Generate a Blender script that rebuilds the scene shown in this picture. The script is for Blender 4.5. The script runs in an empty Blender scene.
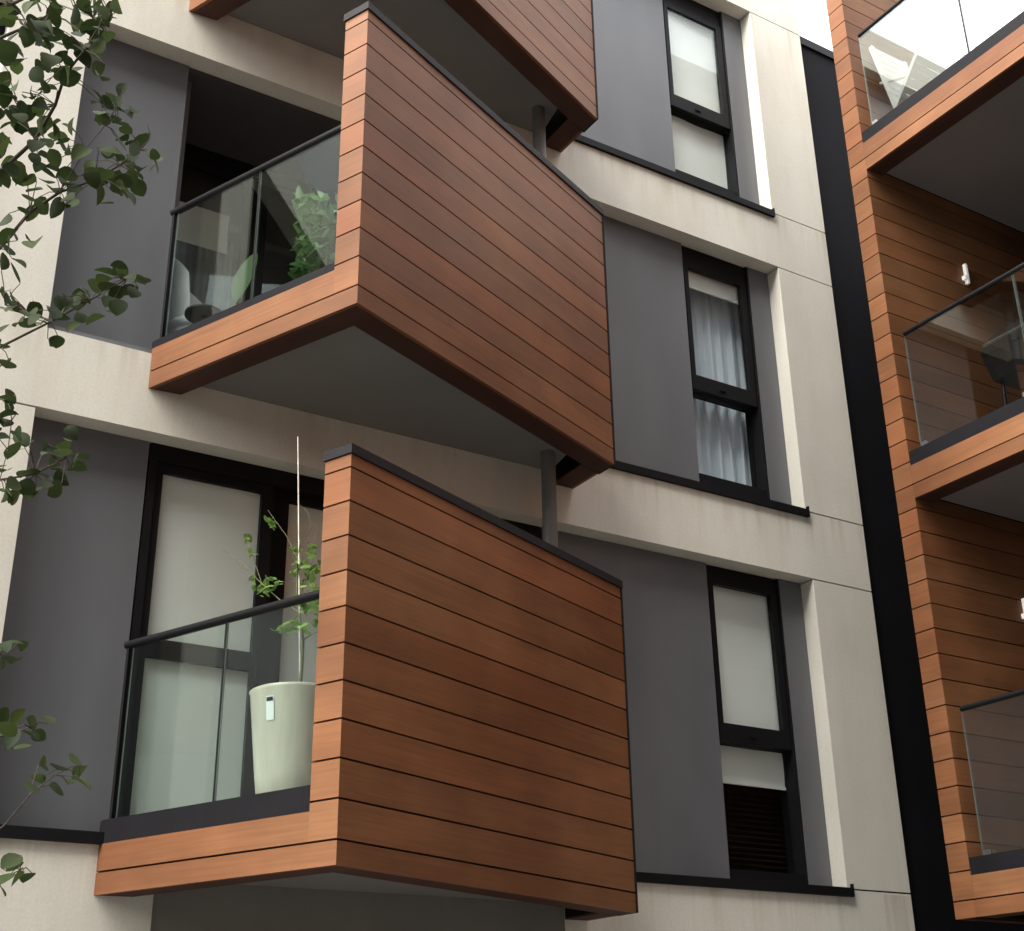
"""Timber-screened corner balconies on a concrete apartment building, seen from the street."""
SUNV = (-.74, -.21, .62)
SUNE = 1.5
SKY = .15
CLOUD = .75
CLOUDL = 2.2
EXPO = 3.1
OPP_TOP = 25
OPP_Y = -4.4
LEFT_TOP = 9.0
SUNA = 70
TREE_LEAVES = [(0.393,3.436,2.934,0.093),(0.371,3.112,2.635,0.08),(0.432,3.467,2.958,0.07),(0.408,3.312,2.842,0.083),(0.428,3.181,2.743,0.092),(0.466,3.383,2.949,0.071),(0.438,3.046,2.647,0.091),(0.478,3.458,3.019,0.091),(0.501,3.265,2.815,0.086),(0.501,3.346,2.846,0.093),(0.393,3.261,2.732,0.072),(0.369,3.237,2.734,0.084),(0.427,3.232,2.718,0.076),(0.441,3.213,2.711,0.08),(0.494,3.477,2.956,0.068),(0.452,3.074,2.597,0.089),(0.469,3.064,2.586,0.069),(0.471,3.16,2.629,0.088),(0.411,3.264,2.685,0.077),(0.403,3.168,2.589,0.087),(0.381,3.152,2.558,0.093),(0.389,3.408,2.767,0.092),(0.463,3.327,2.75,0.076),(0.423,3.128,2.602,0.071),(0.47,3.151,2.605,0.069),(0.51,3.241,2.688,0.074),(0.515,3.229,2.764,0.079),(0.471,3.074,2.593,0.081),(0.456,3.435,2.783,0.093),(0.43,3.169,2.552,0.079),(0.406,3.272,2.617,0.08),(0.473,3.557,2.832,0.08),(0.517,3.217,2.814,0.075),(0.501,3.17,2.795,0.094),(0.382,3.322,2.8,0.076),(0.372,3.45,2.914,0.091),(0.484,3.409,2.852,0.086),(0.47,3.235,2.693,0.086),(0.535,3.383,2.833,0.086),(0.522,3.348,2.767,0.083),(0.598,3.15,2.808,0.085),(0.631,3.319,2.934,0.089),(0.673,3.334,2.967,0.09),(0.681,3.4,2.995,0.086),(0.679,3.227,2.893,0.082),(0.701,3.415,3.025,0.08),(0.598,3.371,2.977,0.072),(0.609,3.338,2.948,0.079),(0.623,3.328,2.915,0.087),(0.58,3.255,2.863,0.085),(0.661,3.308,2.901,0.068),(0.609,3.068,2.709,0.071),(0.642,3.114,2.755,0.068),(0.674,3.282,2.912,0.083),(0.6,3.068,2.657,0.078),(0.597,3.119,2.702,0.09),(0.625,3.336,2.869,0.07),(0.622,3.318,2.866,0.093),(0.606,3.433,2.951,0.085),(0.579,3.34,2.893,0.082),(0.591,3.372,2.835,0.077),(0.568,3.142,2.685,0.083),(0.619,3.379,2.815,0.091),(0.582,3.214,2.679,0.075),(0.603,3.533,2.947,0.092),(0.607,3.533,2.968,0.081),(0.693,3.482,2.965,0.081),(0.612,3.134,2.665,0.084),(0.689,3.385,2.905,0.09),(0.624,3.193,2.726,0.093),(0.612,3.207,2.705,0.071),(0.661,3.328,2.834,0.08),(0.669,3.401,2.853,0.07),(0.663,3.302,2.791,0.076),(0.563,3.34,2.753,0.077),(0.545,3.155,2.6,0.074),(0.553,3.56,2.866,0.082),(0.502,3.386,2.695,0.083),(0.566,3.375,2.705,0.092),(0.585,3.532,2.837,0.073),(0.567,3.185,2.554,0.09),(0.592,3.271,2.632,0.088),(0.537,3.411,2.667,0.082),(0.513,3.269,2.568,0.083),(0.638,3.207,2.629,0.089),(0.636,3.117,2.551,0.087),(0.629,3.429,2.795,0.069),(0.639,3.389,2.792,0.093),(0.525,3.292,2.678,0.092),(0.517,3.357,2.714,0.072),(0.43,3.207,2.483,0.078),(0.431,3.413,2.663,0.087),(0.487,3.334,2.57,0.076),(0.524,3.549,2.739,0.077),(0.503,3.205,2.451,0.084),(0.536,3.387,2.562,0.084),(0.425,3.297,2.497,0.088),(0.421,3.281,2.509,0.077),(0.522,3.473,2.61,0.085),(0.464,3.219,2.399,0.071),(0.577,3.531,2.635,0.08),(0.513,3.176,2.347,0.087),(0.633,3.559,2.609,0.086),(0.615,3.569,2.637,0.085),(0.591,3.412,2.537,0.077),(0.575,3.412,2.543,0.077),(0.514,3.557,2.605,0.085),(0.53,3.555,2.615,0.081),(0.467,3.534,2.593,0.078),(0.412,3.301,2.443,0.068),(0.479,3.52,2.631,0.067),(0.474,3.467,2.565,0.079),(0.587,3.187,2.391,0.072),(0.636,3.499,2.63,0.071),(0.634,3.193,2.333,0.075),(0.61,3.145,2.293,0.092),(0.548,3.474,2.548,0.085),(0.512,3.236,2.344,0.085),(0.636,3.462,2.516,0.072),(0.577,3.246,2.384,0.069),(0.561,3.327,2.413,0.076),(0.584,3.484,2.541,0.087),(0.465,3.526,2.528,0.093),(0.49,3.654,2.628,0.067),(0.488,3.34,2.532,0.068),(0.503,3.395,2.542,0.077),(0.789,3.656,2.909,0.081),(0.747,3.36,2.716,0.069),(0.728,3.407,2.664,0.078),(0.694,3.313,2.617,0.094),(0.77,3.445,2.722,0.082),(0.719,3.332,2.636,0.082),(0.809,3.654,2.836,0.073),(0.75,3.516,2.714,0.083),(0.767,3.624,2.783,0.092),(0.765,3.672,2.818,0.073),(0.764,3.308,2.603,0.088),(0.782,3.312,2.626,0.069),(0.723,3.493,2.721,0.083),(0.727,3.605,2.835,0.069),(0.74,3.447,2.719,0.07),(0.767,3.603,2.854,0.082),(0.839,3.624,2.74,0.083),(0.83,3.589,2.689,0.093),(0.825,3.411,2.557,0.089),(0.795,3.323,2.514,0.072),(0.864,3.398,2.556,0.069),(0.851,3.284,2.472,0.069),(0.878,3.685,2.701,0.093),(0.837,3.494,2.583,0.077),(0.876,3.514,2.69,0.09),(0.877,3.475,2.695,0.072),(0.843,3.735,2.744,0.089),(0.817,3.734,2.748,0.08),(0.897,3.631,2.667,0.093),(0.887,3.569,2.587,0.07),(0.743,3.356,2.496,0.094),(0.759,3.554,2.627,0.091),(0.783,3.413,2.615,0.073),(0.83,3.605,2.775,0.074),(0.951,3.698,2.738,0.09),(0.909,3.448,2.552,0.071),(0.733,3.295,2.361,0.072),(0.796,3.68,2.612,0.073),(0.816,3.571,2.529,0.091),(0.796,3.443,2.421,0.068),(0.711,3.388,2.391,0.078),(0.708,3.438,2.455,0.078),(0.76,3.485,2.412,0.094),(0.81,3.61,2.475,0.085),(0.804,3.431,2.416,0.083),(0.805,3.393,2.391,0.069),(0.836,3.506,2.504,0.088),(0.88,3.642,2.62,0.075),(0.741,3.633,2.586,0.085),(0.765,3.599,2.543,0.09),(0.817,3.357,2.354,0.081),(0.914,3.663,2.597,0.082),(0.549,3.414,2.417,0.072),(0.599,3.646,2.556,0.084),(0.603,3.542,2.476,0.082),(0.627,3.619,2.544,0.073),(0.501,3.587,2.431,0.092),(0.495,3.665,2.467,0.073),(0.558,3.653,2.493,0.091),(0.541,3.465,2.375,0.082),(0.543,3.415,2.29,0.084),(0.544,3.284,2.231,0.07),(0.575,3.361,2.235,0.072),(0.62,3.585,2.377,0.087),(0.67,3.618,2.432,0.093),(0.65,3.548,2.357,0.092),(0.6,3.682,2.402,0.08),(0.528,3.382,2.218,0.07),(0.631,3.277,2.231,0.088),(0.705,3.582,2.421,0.087),(0.627,3.517,2.419,0.093),(0.56,3.275,2.27,0.073),(0.687,3.507,2.434,0.087),(0.653,3.458,2.399,0.077),(0.507,3.45,2.381,0.086),(0.549,3.713,2.53,0.069),(0.621,3.35,2.34,0.07),(0.653,3.539,2.482,0.092),(0.592,3.441,2.45,0.086),(0.591,3.345,2.383,0.076),(0.439,3.258,2.306,0.079),(0.43,3.279,2.305,0.075),(0.517,3.673,2.571,0.082),(0.461,3.289,2.273,0.077),(0.556,3.644,2.314,0.077),(0.508,3.514,2.239,0.078),(0.567,3.382,2.126,0.094),(0.554,3.323,2.089,0.075),(0.536,3.559,2.182,0.069),(0.529,3.534,2.147,0.083),(0.587,3.608,2.185,0.068),(0.551,3.526,2.111,0.091),(0.509,3.495,2.177,0.094),(0.51,3.39,2.092,0.088),(0.898,3.754,2.345,0.073),(0.836,3.523,2.215,0.075),(0.843,3.38,2.109,0.08),(0.898,3.708,2.314,0.091),(0.946,3.659,2.265,0.093),(0.88,3.392,2.125,0.092),(0.802,3.427,2.088,0.079),(0.813,3.522,2.125,0.088),(0.862,3.8,2.277,0.086),(0.802,3.658,2.211,0.077),(0.863,3.612,2.15,0.093),(0.817,3.481,2.063,0.082),(0.872,3.542,2.151,0.086),(0.843,3.536,2.12,0.081),(0.768,3.435,1.957,0.081),(0.772,3.577,2.037,0.068),(0.793,3.693,2.171,0.092),(0.792,3.724,2.185,0.093),(0.721,3.573,2.052,0.072),(0.751,3.617,2.113,0.087),(0.74,3.877,2.215,0.075),(0.678,3.525,1.993,0.077),(0.669,3.57,2.002,0.08),(0.654,3.637,2.059,0.071),(0.632,3.62,2.036,0.088),(0.686,3.861,2.193,0.084),(0.578,3.632,2.04,0.074),(0.645,3.92,2.213,0.072),(0.609,3.888,2.124,0.082),(0.584,3.934,2.172,0.081),(0.731,3.759,2.04,0.07),(0.746,3.765,2.039,0.073),(0.724,3.474,1.944,0.086),(0.736,3.658,2.068,0.085),(0.72,3.447,2.007,0.085),(0.798,3.735,2.207,0.074),(0.74,3.778,2.199,0.081),(0.706,3.493,2.042,0.073),(0.79,3.434,2.115,0.07),(0.799,3.526,2.197,0.084),(0.64,3.556,1.98,0.081),(0.685,3.749,2.094,0.092),(0.619,3.751,2.072,0.082),(0.653,3.817,2.111,0.079),(0.877,3.446,2.095,0.07),(0.929,3.711,2.262,0.074),(0.905,3.795,2.214,0.07),(0.826,3.405,2.002,0.084),(0.517,3.392,1.961,0.094),(0.56,3.71,2.133,0.074),(0.535,3.417,1.948,0.069),(0.601,3.766,2.157,0.069),(0.614,3.889,2.0,0.089),(0.57,3.482,1.796,0.079),(0.581,3.69,1.953,0.075),(0.588,3.875,2.044,0.093),(0.654,3.839,1.833,0.07),(0.669,3.933,1.906,0.082),(0.629,3.757,1.752,0.094),(0.619,3.736,1.759,0.092),(0.693,3.932,1.795,0.076),(0.642,3.551,1.623,0.069),(0.666,3.716,1.655,0.092),(0.656,3.637,1.621,0.087),(0.714,3.845,1.738,0.084),(0.687,3.82,1.74,0.087),(0.6,3.576,1.619,0.072),(0.618,3.821,1.728,0.09),(0.59,3.517,1.707,0.083),(0.573,3.496,1.702,0.087),(0.788,3.693,1.667,0.083),(0.849,3.941,1.782,0.092),(0.831,3.978,1.738,0.071),(0.836,4.026,1.763,0.071),(0.86,3.886,1.695,0.067),(0.894,3.927,1.731,0.085),(0.835,3.888,1.657,0.076),(0.851,3.898,1.664,0.084),(0.761,3.822,1.648,0.067),(0.812,3.983,1.704,0.068),(0.747,3.648,1.535,0.073),(0.786,3.698,1.54,0.09),(0.773,3.927,1.619,0.073),(0.757,3.93,1.649,0.083),(0.842,3.723,1.666,0.076),(0.87,3.789,1.707,0.088),(0.764,3.548,1.634,0.074),(0.775,3.528,1.651,0.068),(0.776,3.768,1.688,0.079),(0.797,3.788,1.703,0.068),(0.779,3.846,1.74,0.09),(0.809,3.955,1.777,0.084),(0.695,4.021,1.711,0.073),(0.599,3.599,1.535,0.077),(0.635,3.55,1.468,0.079),(0.662,3.748,1.534,0.072),(0.711,3.893,1.568,0.073),(0.681,3.758,1.516,0.068),(0.726,3.869,1.601,0.091),(0.755,3.954,1.622,0.092),(0.688,3.885,1.573,0.085),(0.691,3.773,1.519,0.072),(0.731,3.837,1.641,0.088),(0.73,3.924,1.672,0.077),(0.716,3.676,1.084,0.071),(0.714,3.576,1.014,0.079),(0.726,3.806,1.058,0.093),(0.804,3.949,1.152,0.069),(0.677,3.538,1.02,0.084),(0.827,3.959,0.958,0.079),(0.841,3.809,0.9,0.072),(0.89,3.961,0.903,0.073),(0.722,3.614,0.84,0.082),(0.836,3.874,0.852,0.07),(0.767,3.752,0.831,0.09),(0.881,3.855,0.937,0.071),(0.767,3.902,0.939,0.092),(0.824,3.816,0.877,0.08),(0.888,3.683,0.766,0.079),(0.912,3.64,0.777,0.075),(0.926,4.058,0.811,0.075),(0.955,4.043,0.822,0.07),(0.955,3.908,0.753,0.08),(0.962,3.687,0.732,0.086),(0.802,3.631,0.697,0.073),(1.002,3.941,0.808,0.081),(0.923,3.993,0.833,0.083),(0.955,3.856,0.772,0.078),(0.82,3.826,0.529,0.091),(0.885,3.898,0.516,0.083),(0.86,4.017,0.482,0.068),(0.891,4.062,0.569,0.069),(0.797,3.766,0.481,0.085),(0.805,3.686,0.472,0.076)]
TREE_LIMBS = [([(-0.18,4.722,1.2),(0.212,4.111,2.247),(0.372,3.816,2.369),(0.481,3.575,2.451),(0.543,3.443,2.504),(0.579,3.419,2.629),(0.585,3.372,2.709),(0.62,3.315,2.775),(0.646,3.26,2.849)],0.03,0.004),([(-0.18,4.722,0.95),(0.244,4.166,2.106),(0.412,3.886,2.19),(0.527,3.654,2.247),(0.573,3.526,2.313),(0.644,3.503,2.395),(0.742,3.522,2.486),(0.816,3.551,2.588),(0.859,3.502,2.629)],0.025,0.003),([(0.644,3.503,2.395),(0.698,3.506,2.569),(0.752,3.531,2.701),(0.77,3.494,2.749)],0.006,0.002),([(0.543,3.443,2.504),(0.482,3.392,2.551),(0.44,3.376,2.63)],0.007,0.002),([(0.579,3.419,2.629),(0.517,3.349,2.59),(0.476,3.37,2.598)],0.006,0.002),([(-0.18,4.722,0.6),(0.295,4.254,1.881),(0.463,3.974,1.965),(0.587,3.758,1.981),(0.701,3.704,2.069),(0.794,3.614,2.13),(0.876,3.531,2.188)],0.02,0.003),([(0.701,3.704,2.069),(0.63,3.686,2.066),(0.567,3.66,2.068)],0.005,0.002),([(-0.18,4.722,0.3),(0.362,4.282,1.506),(0.529,4.011,1.573),(0.65,3.8,1.584),(0.751,3.837,1.639),(0.819,3.772,1.681)],0.016,0.003),([(0.65,3.8,1.584),(0.652,3.757,1.662),(0.644,3.721,1.74)],0.004,0.002),([(-0.18,4.722,-0.2),(0.512,4.335,0.985),(0.653,3.96,1.035),(0.716,3.778,1.061),(0.743,3.748,1.085)],0.012,0.002),([(-0.18,4.722,-0.4),(0.548,4.398,0.824),(0.696,4.035,0.843),(0.76,3.853,0.867),(0.825,3.802,0.886)],0.012,0.002),([(-0.18,4.722,-0.5),(0.62,4.523,0.502),(0.776,4.117,0.596),(0.821,3.932,0.646),(0.862,3.867,0.719),(0.909,3.812,0.768),(0.967,3.777,0.764)],0.011,0.002),([(-0.18,4.722,-0.7),(0.644,4.565,0.395),(0.762,4.074,0.449),(0.818,3.885,0.496),(0.857,3.848,0.519)],0.011,0.002),([(-0.18,4.722,1.7),(0.098,3.913,2.754),(0.267,3.556,2.741),(0.39,3.349,2.74),(0.452,3.294,2.771),(0.498,3.248,2.801)],0.028,0.004),([(-0.18,4.722,1.9),(0.067,3.858,2.895),(0.348,3.533,2.931),(0.516,3.281,2.964),(0.609,3.237,2.936),(0.656,3.242,2.871)],0.028,0.003)]
TREE_TRUNK = [(-0.18,4.722,-1.6),(-0.18,4.722,-0.6),(-0.18,4.722,0.5),(-0.18,4.722,1.5),(-0.18,4.722,2.4)]
SHRUB_STEMS = [([(2.915,6.9,1.923),(2.918,6.891,2.121),(2.918,6.893,2.266),(2.902,6.931,2.422),(2.891,6.955,2.578),(2.889,6.96,2.763),(2.893,6.952,2.873)],0.011,0.004),([(2.901,6.932,2.44),(2.84,7.077,2.544),(2.779,7.221,2.676),(2.701,7.405,2.858),(2.639,7.55,2.979)],0.005,0.002),([(2.779,7.221,2.676),(2.747,7.295,2.844),(2.722,7.355,3.001)],0.003,0.0015),([(2.918,6.893,2.266),(2.944,6.831,2.288),(2.973,6.762,2.297)],0.004,0.002),([(2.896,6.944,2.515),(2.918,6.893,2.624),(2.939,6.844,2.759),(2.942,6.836,2.887)],0.004,0.002),([(2.902,6.931,2.422),(2.875,6.994,2.393),(2.845,7.066,2.385)],0.003,0.0015),([(2.889,6.96,2.763),(2.847,7.06,2.944),(2.797,7.177,3.097),(2.783,7.211,3.145)],0.0025,0.001),([(2.893,6.951,2.854),(2.928,6.868,2.939),(2.913,6.904,3.049),(2.886,6.967,3.111)],0.0025,0.001)]
SHRUB_LEAVES = [(2.802,7.256,2.69,0.069),(2.766,7.169,2.64,0.058),(2.754,7.179,2.653,0.071),(2.799,7.287,2.685,0.073),(2.802,7.293,2.684,0.047),(2.81,7.136,2.619,0.052),(2.819,7.236,2.667,0.056),(2.796,7.164,2.631,0.062),(2.78,7.099,2.625,0.069),(2.809,7.149,2.647,0.061),(2.77,7.313,2.707,0.053),(2.734,7.241,2.693,0.072),(2.731,7.275,2.709,0.06),(2.768,7.373,2.759,0.068),(2.724,7.231,2.696,0.047),(2.77,7.193,2.592,0.051),(2.801,7.296,2.672,0.066),(2.813,7.212,2.612,0.051),(2.756,7.164,2.616,0.049),(2.767,7.123,2.595,0.053),(2.839,7.138,2.656,0.066),(2.822,7.09,2.653,0.061),(2.798,7.113,2.681,0.058),(2.794,7.121,2.681,0.055),(2.847,7.147,2.678,0.066),(2.764,7.229,2.647,0.053),(2.786,7.278,2.639,0.053),(2.761,7.284,2.679,0.05),(2.74,7.243,2.648,0.05),(2.76,7.209,2.627,0.066),(2.77,7.143,2.667,0.062),(2.802,7.163,2.688,0.07),(2.779,7.113,2.67,0.049),(2.775,7.126,2.681,0.066),(2.794,7.19,2.708,0.069),(2.723,7.38,2.993,0.064),(2.716,7.363,3.001,0.062),(2.723,7.339,3.002,0.061),(2.735,7.434,3.038,0.044),(2.698,7.29,2.972,0.052),(2.75,7.393,2.933,0.046),(2.742,7.341,2.899,0.044),(2.751,7.387,2.938,0.057),(2.732,7.329,2.905,0.048),(2.743,7.301,2.885,0.06),(2.798,7.204,3.07,0.045),(2.776,7.184,3.074,0.065),(2.787,7.23,3.095,0.064),(2.807,7.208,3.086,0.065),(2.784,7.24,3.097,0.045),(2.802,7.165,3.056,0.06),(2.8,7.162,3.027,0.073),(2.82,7.25,3.071,0.053),(2.78,7.11,2.995,0.067),(2.815,7.21,3.058,0.07),(2.879,7.019,2.855,0.063),(2.914,7.002,2.841,0.044),(2.908,7.052,2.85,0.065),(2.879,6.993,2.833,0.062),(2.899,7.003,2.835,0.071),(2.903,6.977,2.771,0.059),(2.87,6.949,2.733,0.057),(2.908,7.047,2.81,0.05),(2.871,6.923,2.732,0.062),(2.893,6.943,2.738,0.052),(2.85,6.899,2.669,0.046),(2.896,7.026,2.72,0.07),(2.871,6.94,2.691,0.061),(2.889,6.969,2.71,0.05),(2.854,6.921,2.656,0.055),(2.934,6.97,2.624,0.052),(2.939,6.964,2.647,0.055),(2.922,7.034,2.655,0.063),(2.877,6.837,2.561,0.051),(2.929,6.992,2.612,0.046),(2.895,6.887,2.519,0.044),(2.891,6.943,2.536,0.051),(2.894,6.89,2.523,0.065),(2.863,6.899,2.524,0.049),(2.909,6.92,2.528,0.062),(2.919,6.807,2.742,0.056),(2.908,6.858,2.776,0.051),(2.902,6.767,2.735,0.062),(2.978,6.967,2.821,0.068),(2.972,7.005,2.838,0.071),(2.868,6.73,2.699,0.082),(2.904,6.649,2.622,0.066),(2.922,6.703,2.646,0.059),(2.9,6.739,2.656,0.066),(2.961,6.785,2.663,0.079),(2.992,6.943,2.716,0.068),(3.025,6.935,2.752,0.062),(2.997,6.973,2.676,0.077),(2.939,6.939,2.683,0.083),(2.913,6.81,2.65,0.063),(2.923,6.891,2.668,0.064),(2.982,7.017,2.709,0.072),(2.874,6.707,2.568,0.082),(2.971,6.915,2.606,0.078),(2.981,6.879,2.583,0.066),(2.891,6.718,2.531,0.052),(2.941,6.745,2.513,0.065),(2.943,6.828,2.547,0.057),(2.899,6.657,2.481,0.067),(2.901,6.845,2.504,0.061),(2.922,6.885,2.52,0.068),(2.989,6.999,2.572,0.066),(2.95,6.892,2.511,0.072),(2.893,6.762,2.474,0.065),(2.942,6.952,2.572,0.062),(2.877,6.696,2.426,0.075),(2.966,6.888,2.477,0.083),(3.015,6.964,2.517,0.057),(2.92,6.757,2.421,0.082),(2.901,6.709,2.402,0.08),(2.972,6.91,2.475,0.062),(2.971,7.06,2.781,0.074),(2.935,6.948,2.727,0.06),(2.915,6.95,2.746,0.072),(2.974,6.978,2.74,0.086),(2.911,6.89,2.711,0.064),(2.873,6.767,2.658,0.085),(2.938,6.873,2.805,0.072),(2.884,6.745,2.784,0.077),(2.968,6.968,2.873,0.077),(2.889,6.733,2.768,0.078),(2.95,6.938,2.833,0.06),(2.957,6.979,2.852,0.072),(2.961,6.933,2.475,0.066),(2.886,6.803,2.422,0.07),(2.936,6.914,2.433,0.068),(2.911,6.852,2.424,0.06),(2.863,6.737,2.395,0.057),(2.936,6.945,2.452,0.068),(2.951,6.723,2.467,0.077),(3.019,6.893,2.523,0.051),(3.015,6.897,2.503,0.057),(3.028,6.899,2.522,0.062),(3.032,6.924,2.524,0.063),(2.984,6.848,2.519,0.053),(2.921,6.695,2.357,0.085),(2.934,6.76,2.349,0.059),(2.91,6.72,2.324,0.083),(2.932,6.715,2.34,0.077),(2.926,6.7,2.339,0.072),(2.918,6.676,2.331,0.058),(2.841,6.768,2.457,0.064),(2.842,6.81,2.449,0.071),(2.917,6.944,2.509,0.069),(2.928,6.954,2.501,0.071),(2.86,6.792,2.465,0.082),(2.962,7.032,2.557,0.072),(2.851,6.993,2.362,0.061),(2.858,7.021,2.37,0.067),(2.847,7.042,2.364,0.064),(2.835,6.938,2.331,0.064),(2.857,7.025,2.387,0.083),(2.842,6.934,2.32,0.065),(2.915,7.081,2.379,0.062),(2.871,6.93,2.339,0.06),(2.859,6.967,2.314,0.089),(2.858,6.889,2.305,0.073),(2.869,6.931,2.375,0.063),(2.878,6.89,2.352,0.066),(2.879,6.957,2.39,0.059),(2.92,7.012,2.405,0.067),(2.945,7.027,2.38,0.065),(2.886,7.144,2.39,0.075),(2.864,7.138,2.395,0.071),(2.842,7.039,2.343,0.057),(2.821,7.062,2.36,0.079),(2.864,7.202,2.402,0.094),(2.928,6.917,2.336,0.096),(2.919,6.887,2.337,0.094),(2.895,6.857,2.319,0.083),(2.962,7.019,2.357,0.096),(2.881,6.782,2.322,0.07)]
STAKE = [(2.917,6.896,1.967),(2.868,7.011,3.571)]
LOGGIA_SHRUB_LEAVES = [(2.947,7.009,5.281,0.12),(2.912,7.009,4.932,0.172),(2.993,7.159,5.035,0.122),(3.046,7.22,5.47,0.17),(2.944,7.135,5.283,0.142),(2.9,7.248,4.888,0.176),(2.906,7.071,5.133,0.158),(2.93,7.043,5.208,0.142),(2.984,7.401,5.232,0.161),(2.962,7.152,4.953,0.125),(2.976,7.227,5.137,0.181),(2.989,7.002,5.223,0.157),(2.943,7.221,5.215,0.152),(3.034,7.218,4.988,0.163),(2.971,7.219,5.045,0.156),(2.94,7.131,4.899,0.162),(2.996,7.094,5.253,0.157),(2.906,7.097,5.219,0.186),(2.972,6.952,4.786,0.151),(2.886,7.095,5.033,0.189),(3.023,7.174,5.143,0.142),(3.069,7.239,4.888,0.129),(3.021,7.365,5.487,0.16),(2.953,6.904,5.174,0.147),(2.892,7.017,5.147,0.191),(2.949,6.865,5.101,0.168),(3.07,7.046,5.138,0.147),(2.893,7.311,5.531,0.118),(3.067,7.049,4.772,0.187),(3.005,7.177,5.088,0.146),(2.973,7.311,5.197,0.175),(2.95,7.17,5.361,0.144),(2.922,7.219,5.122,0.189),(2.994,7.194,5.279,0.178),(2.987,7.405,4.938,0.118),(2.925,7.211,5.303,0.156),(3.056,7.204,5.429,0.132),(2.923,7.011,5.237,0.176),(2.993,7.357,5.336,0.151),(2.871,7.239,5.478,0.156),(2.933,7.24,5.227,0.189),(2.976,7.246,5.352,0.161),(2.907,7.188,4.916,0.174),(2.878,7.199,4.89,0.126),(3.011,7.3,5.144,0.192),(2.995,7.345,5.181,0.18),(2.969,7.13,4.952,0.123),(2.921,6.97,4.824,0.124),(2.993,7.371,5.384,0.189),(2.982,7.287,5.37,0.139),(3.02,7.148,5.314,0.172),(2.91,7.156,5.442,0.124),(2.843,7.097,4.726,0.135),(3.007,7.307,5.033,0.126),(2.946,7.069,5.06,0.17),(2.908,7.285,5.108,0.141),(3.022,7.331,5.227,0.171),(3.032,7.185,5.1,0.153),(2.902,7.035,5.365,0.178),(3.01,7.21,5.08,0.177),(2.989,7.251,5.01,0.136),(2.853,7.139,4.878,0.187),(2.999,6.877,5.303,0.128),(3.004,7.354,5.218,0.158),(2.986,7.09,5.311,0.188),(3.042,7.215,5.095,0.159),(3.025,7.193,5.507,0.161),(2.915,7.055,5.319,0.138),(2.936,6.873,5.078,0.163),(3.022,7.0,5.081,0.148),(2.915,7.25,5.389,0.184),(3.049,7.103,5.376,0.17),(2.95,7.009,4.83,0.128),(3.04,7.19,5.232,0.179),(2.908,7.044,5.031,0.164),(2.963,7.215,5.363,0.125),(2.956,7.365,5.57,0.157),(2.926,7.065,5.08,0.145),(3.049,7.271,5.199,0.167),(2.953,7.434,5.421,0.163),(2.997,7.403,5.2,0.188),(3.038,7.071,4.811,0.139),(2.984,7.271,5.372,0.157),(3.01,7.323,5.289,0.188),(2.995,7.229,5.367,0.121),(2.919,7.227,5.221,0.135),(2.967,6.947,4.928,0.126),(2.883,6.99,4.927,0.19),(3.035,6.916,4.882,0.122),(2.854,7.084,4.957,0.155),(3.032,7.134,5.142,0.18),(3.055,7.249,5.034,0.137),(3.045,7.213,5.095,0.14),(2.921,7.332,5.554,0.128),(2.923,7.225,5.144,0.161),(3.028,6.997,5.117,0.177),(2.96,7.274,5.213,0.134),(2.976,7.104,4.918,0.115),(2.913,7.271,4.842,0.141),(2.904,7.286,5.108,0.144),(2.958,7.288,5.296,0.146),(2.969,7.231,5.371,0.128),(2.842,7.083,5.034,0.122),(2.95,7.4,5.187,0.18),(2.949,6.96,5.336,0.124),(2.971,6.904,4.728,0.137),(2.986,6.882,4.66,0.131),(2.834,7.118,5.252,0.158),(2.91,7.281,5.243,0.176),(2.968,7.012,5.374,0.115),(2.974,7.216,5.169,0.15),(2.989,7.251,5.529,0.167),(2.957,7.259,4.91,0.13),(2.997,7.086,5.282,0.128),(3.019,7.186,5.383,0.179),(2.9,7.268,5.216,0.131),(2.915,6.924,5.302,0.115),(2.937,7.161,5.118,0.139),(2.988,7.144,4.798,0.186),(3.0,7.142,4.956,0.174),(2.923,7.158,5.069,0.157),(3.076,7.126,5.222,0.179),(2.969,7.37,5.157,0.17),(2.977,7.277,5.135,0.135),(2.992,7.21,5.025,0.164),(3.011,7.019,5.182,0.183),(3.079,7.22,5.005,0.139),(2.906,6.94,4.915,0.171),(2.957,7.401,5.076,0.114),(2.92,7.077,4.931,0.114),(2.96,7.119,4.932,0.154),(2.928,6.964,5.026,0.184),(2.928,7.088,4.845,0.184),(2.95,6.884,5.083,0.142),(2.908,7.117,5.354,0.144),(3.055,7.161,5.094,0.143),(2.97,7.281,5.187,0.145),(2.883,7.187,4.899,0.118),(2.846,7.101,5.33,0.14),(2.984,7.028,5.233,0.122),(3.019,7.312,4.98,0.165),(2.94,6.89,5.019,0.139),(2.892,7.012,4.981,0.185),(2.917,6.954,5.073,0.19),(2.944,6.994,4.892,0.129),(3.053,7.13,5.11,0.118),(2.984,7.303,5.225,0.184),(2.942,6.937,5.183,0.169),(3.002,6.908,4.863,0.183),(2.956,7.159,4.814,0.131)]
LOGGIA_SHRUB_STEMS = [([(2.951,7.174,4.649),(2.952,7.171,4.878),(2.961,7.151,5.104),(2.968,7.132,5.376)],0.012,0.004),([(2.952,7.171,4.878),(2.912,7.266,5.074),(2.894,7.308,5.212)],0.005,0.002),([(2.956,7.161,4.99),(2.999,7.06,5.104),(3.013,7.026,5.248)],0.005,0.002)]
import bpy, math, random
from mathutils import Vector, Matrix

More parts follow.
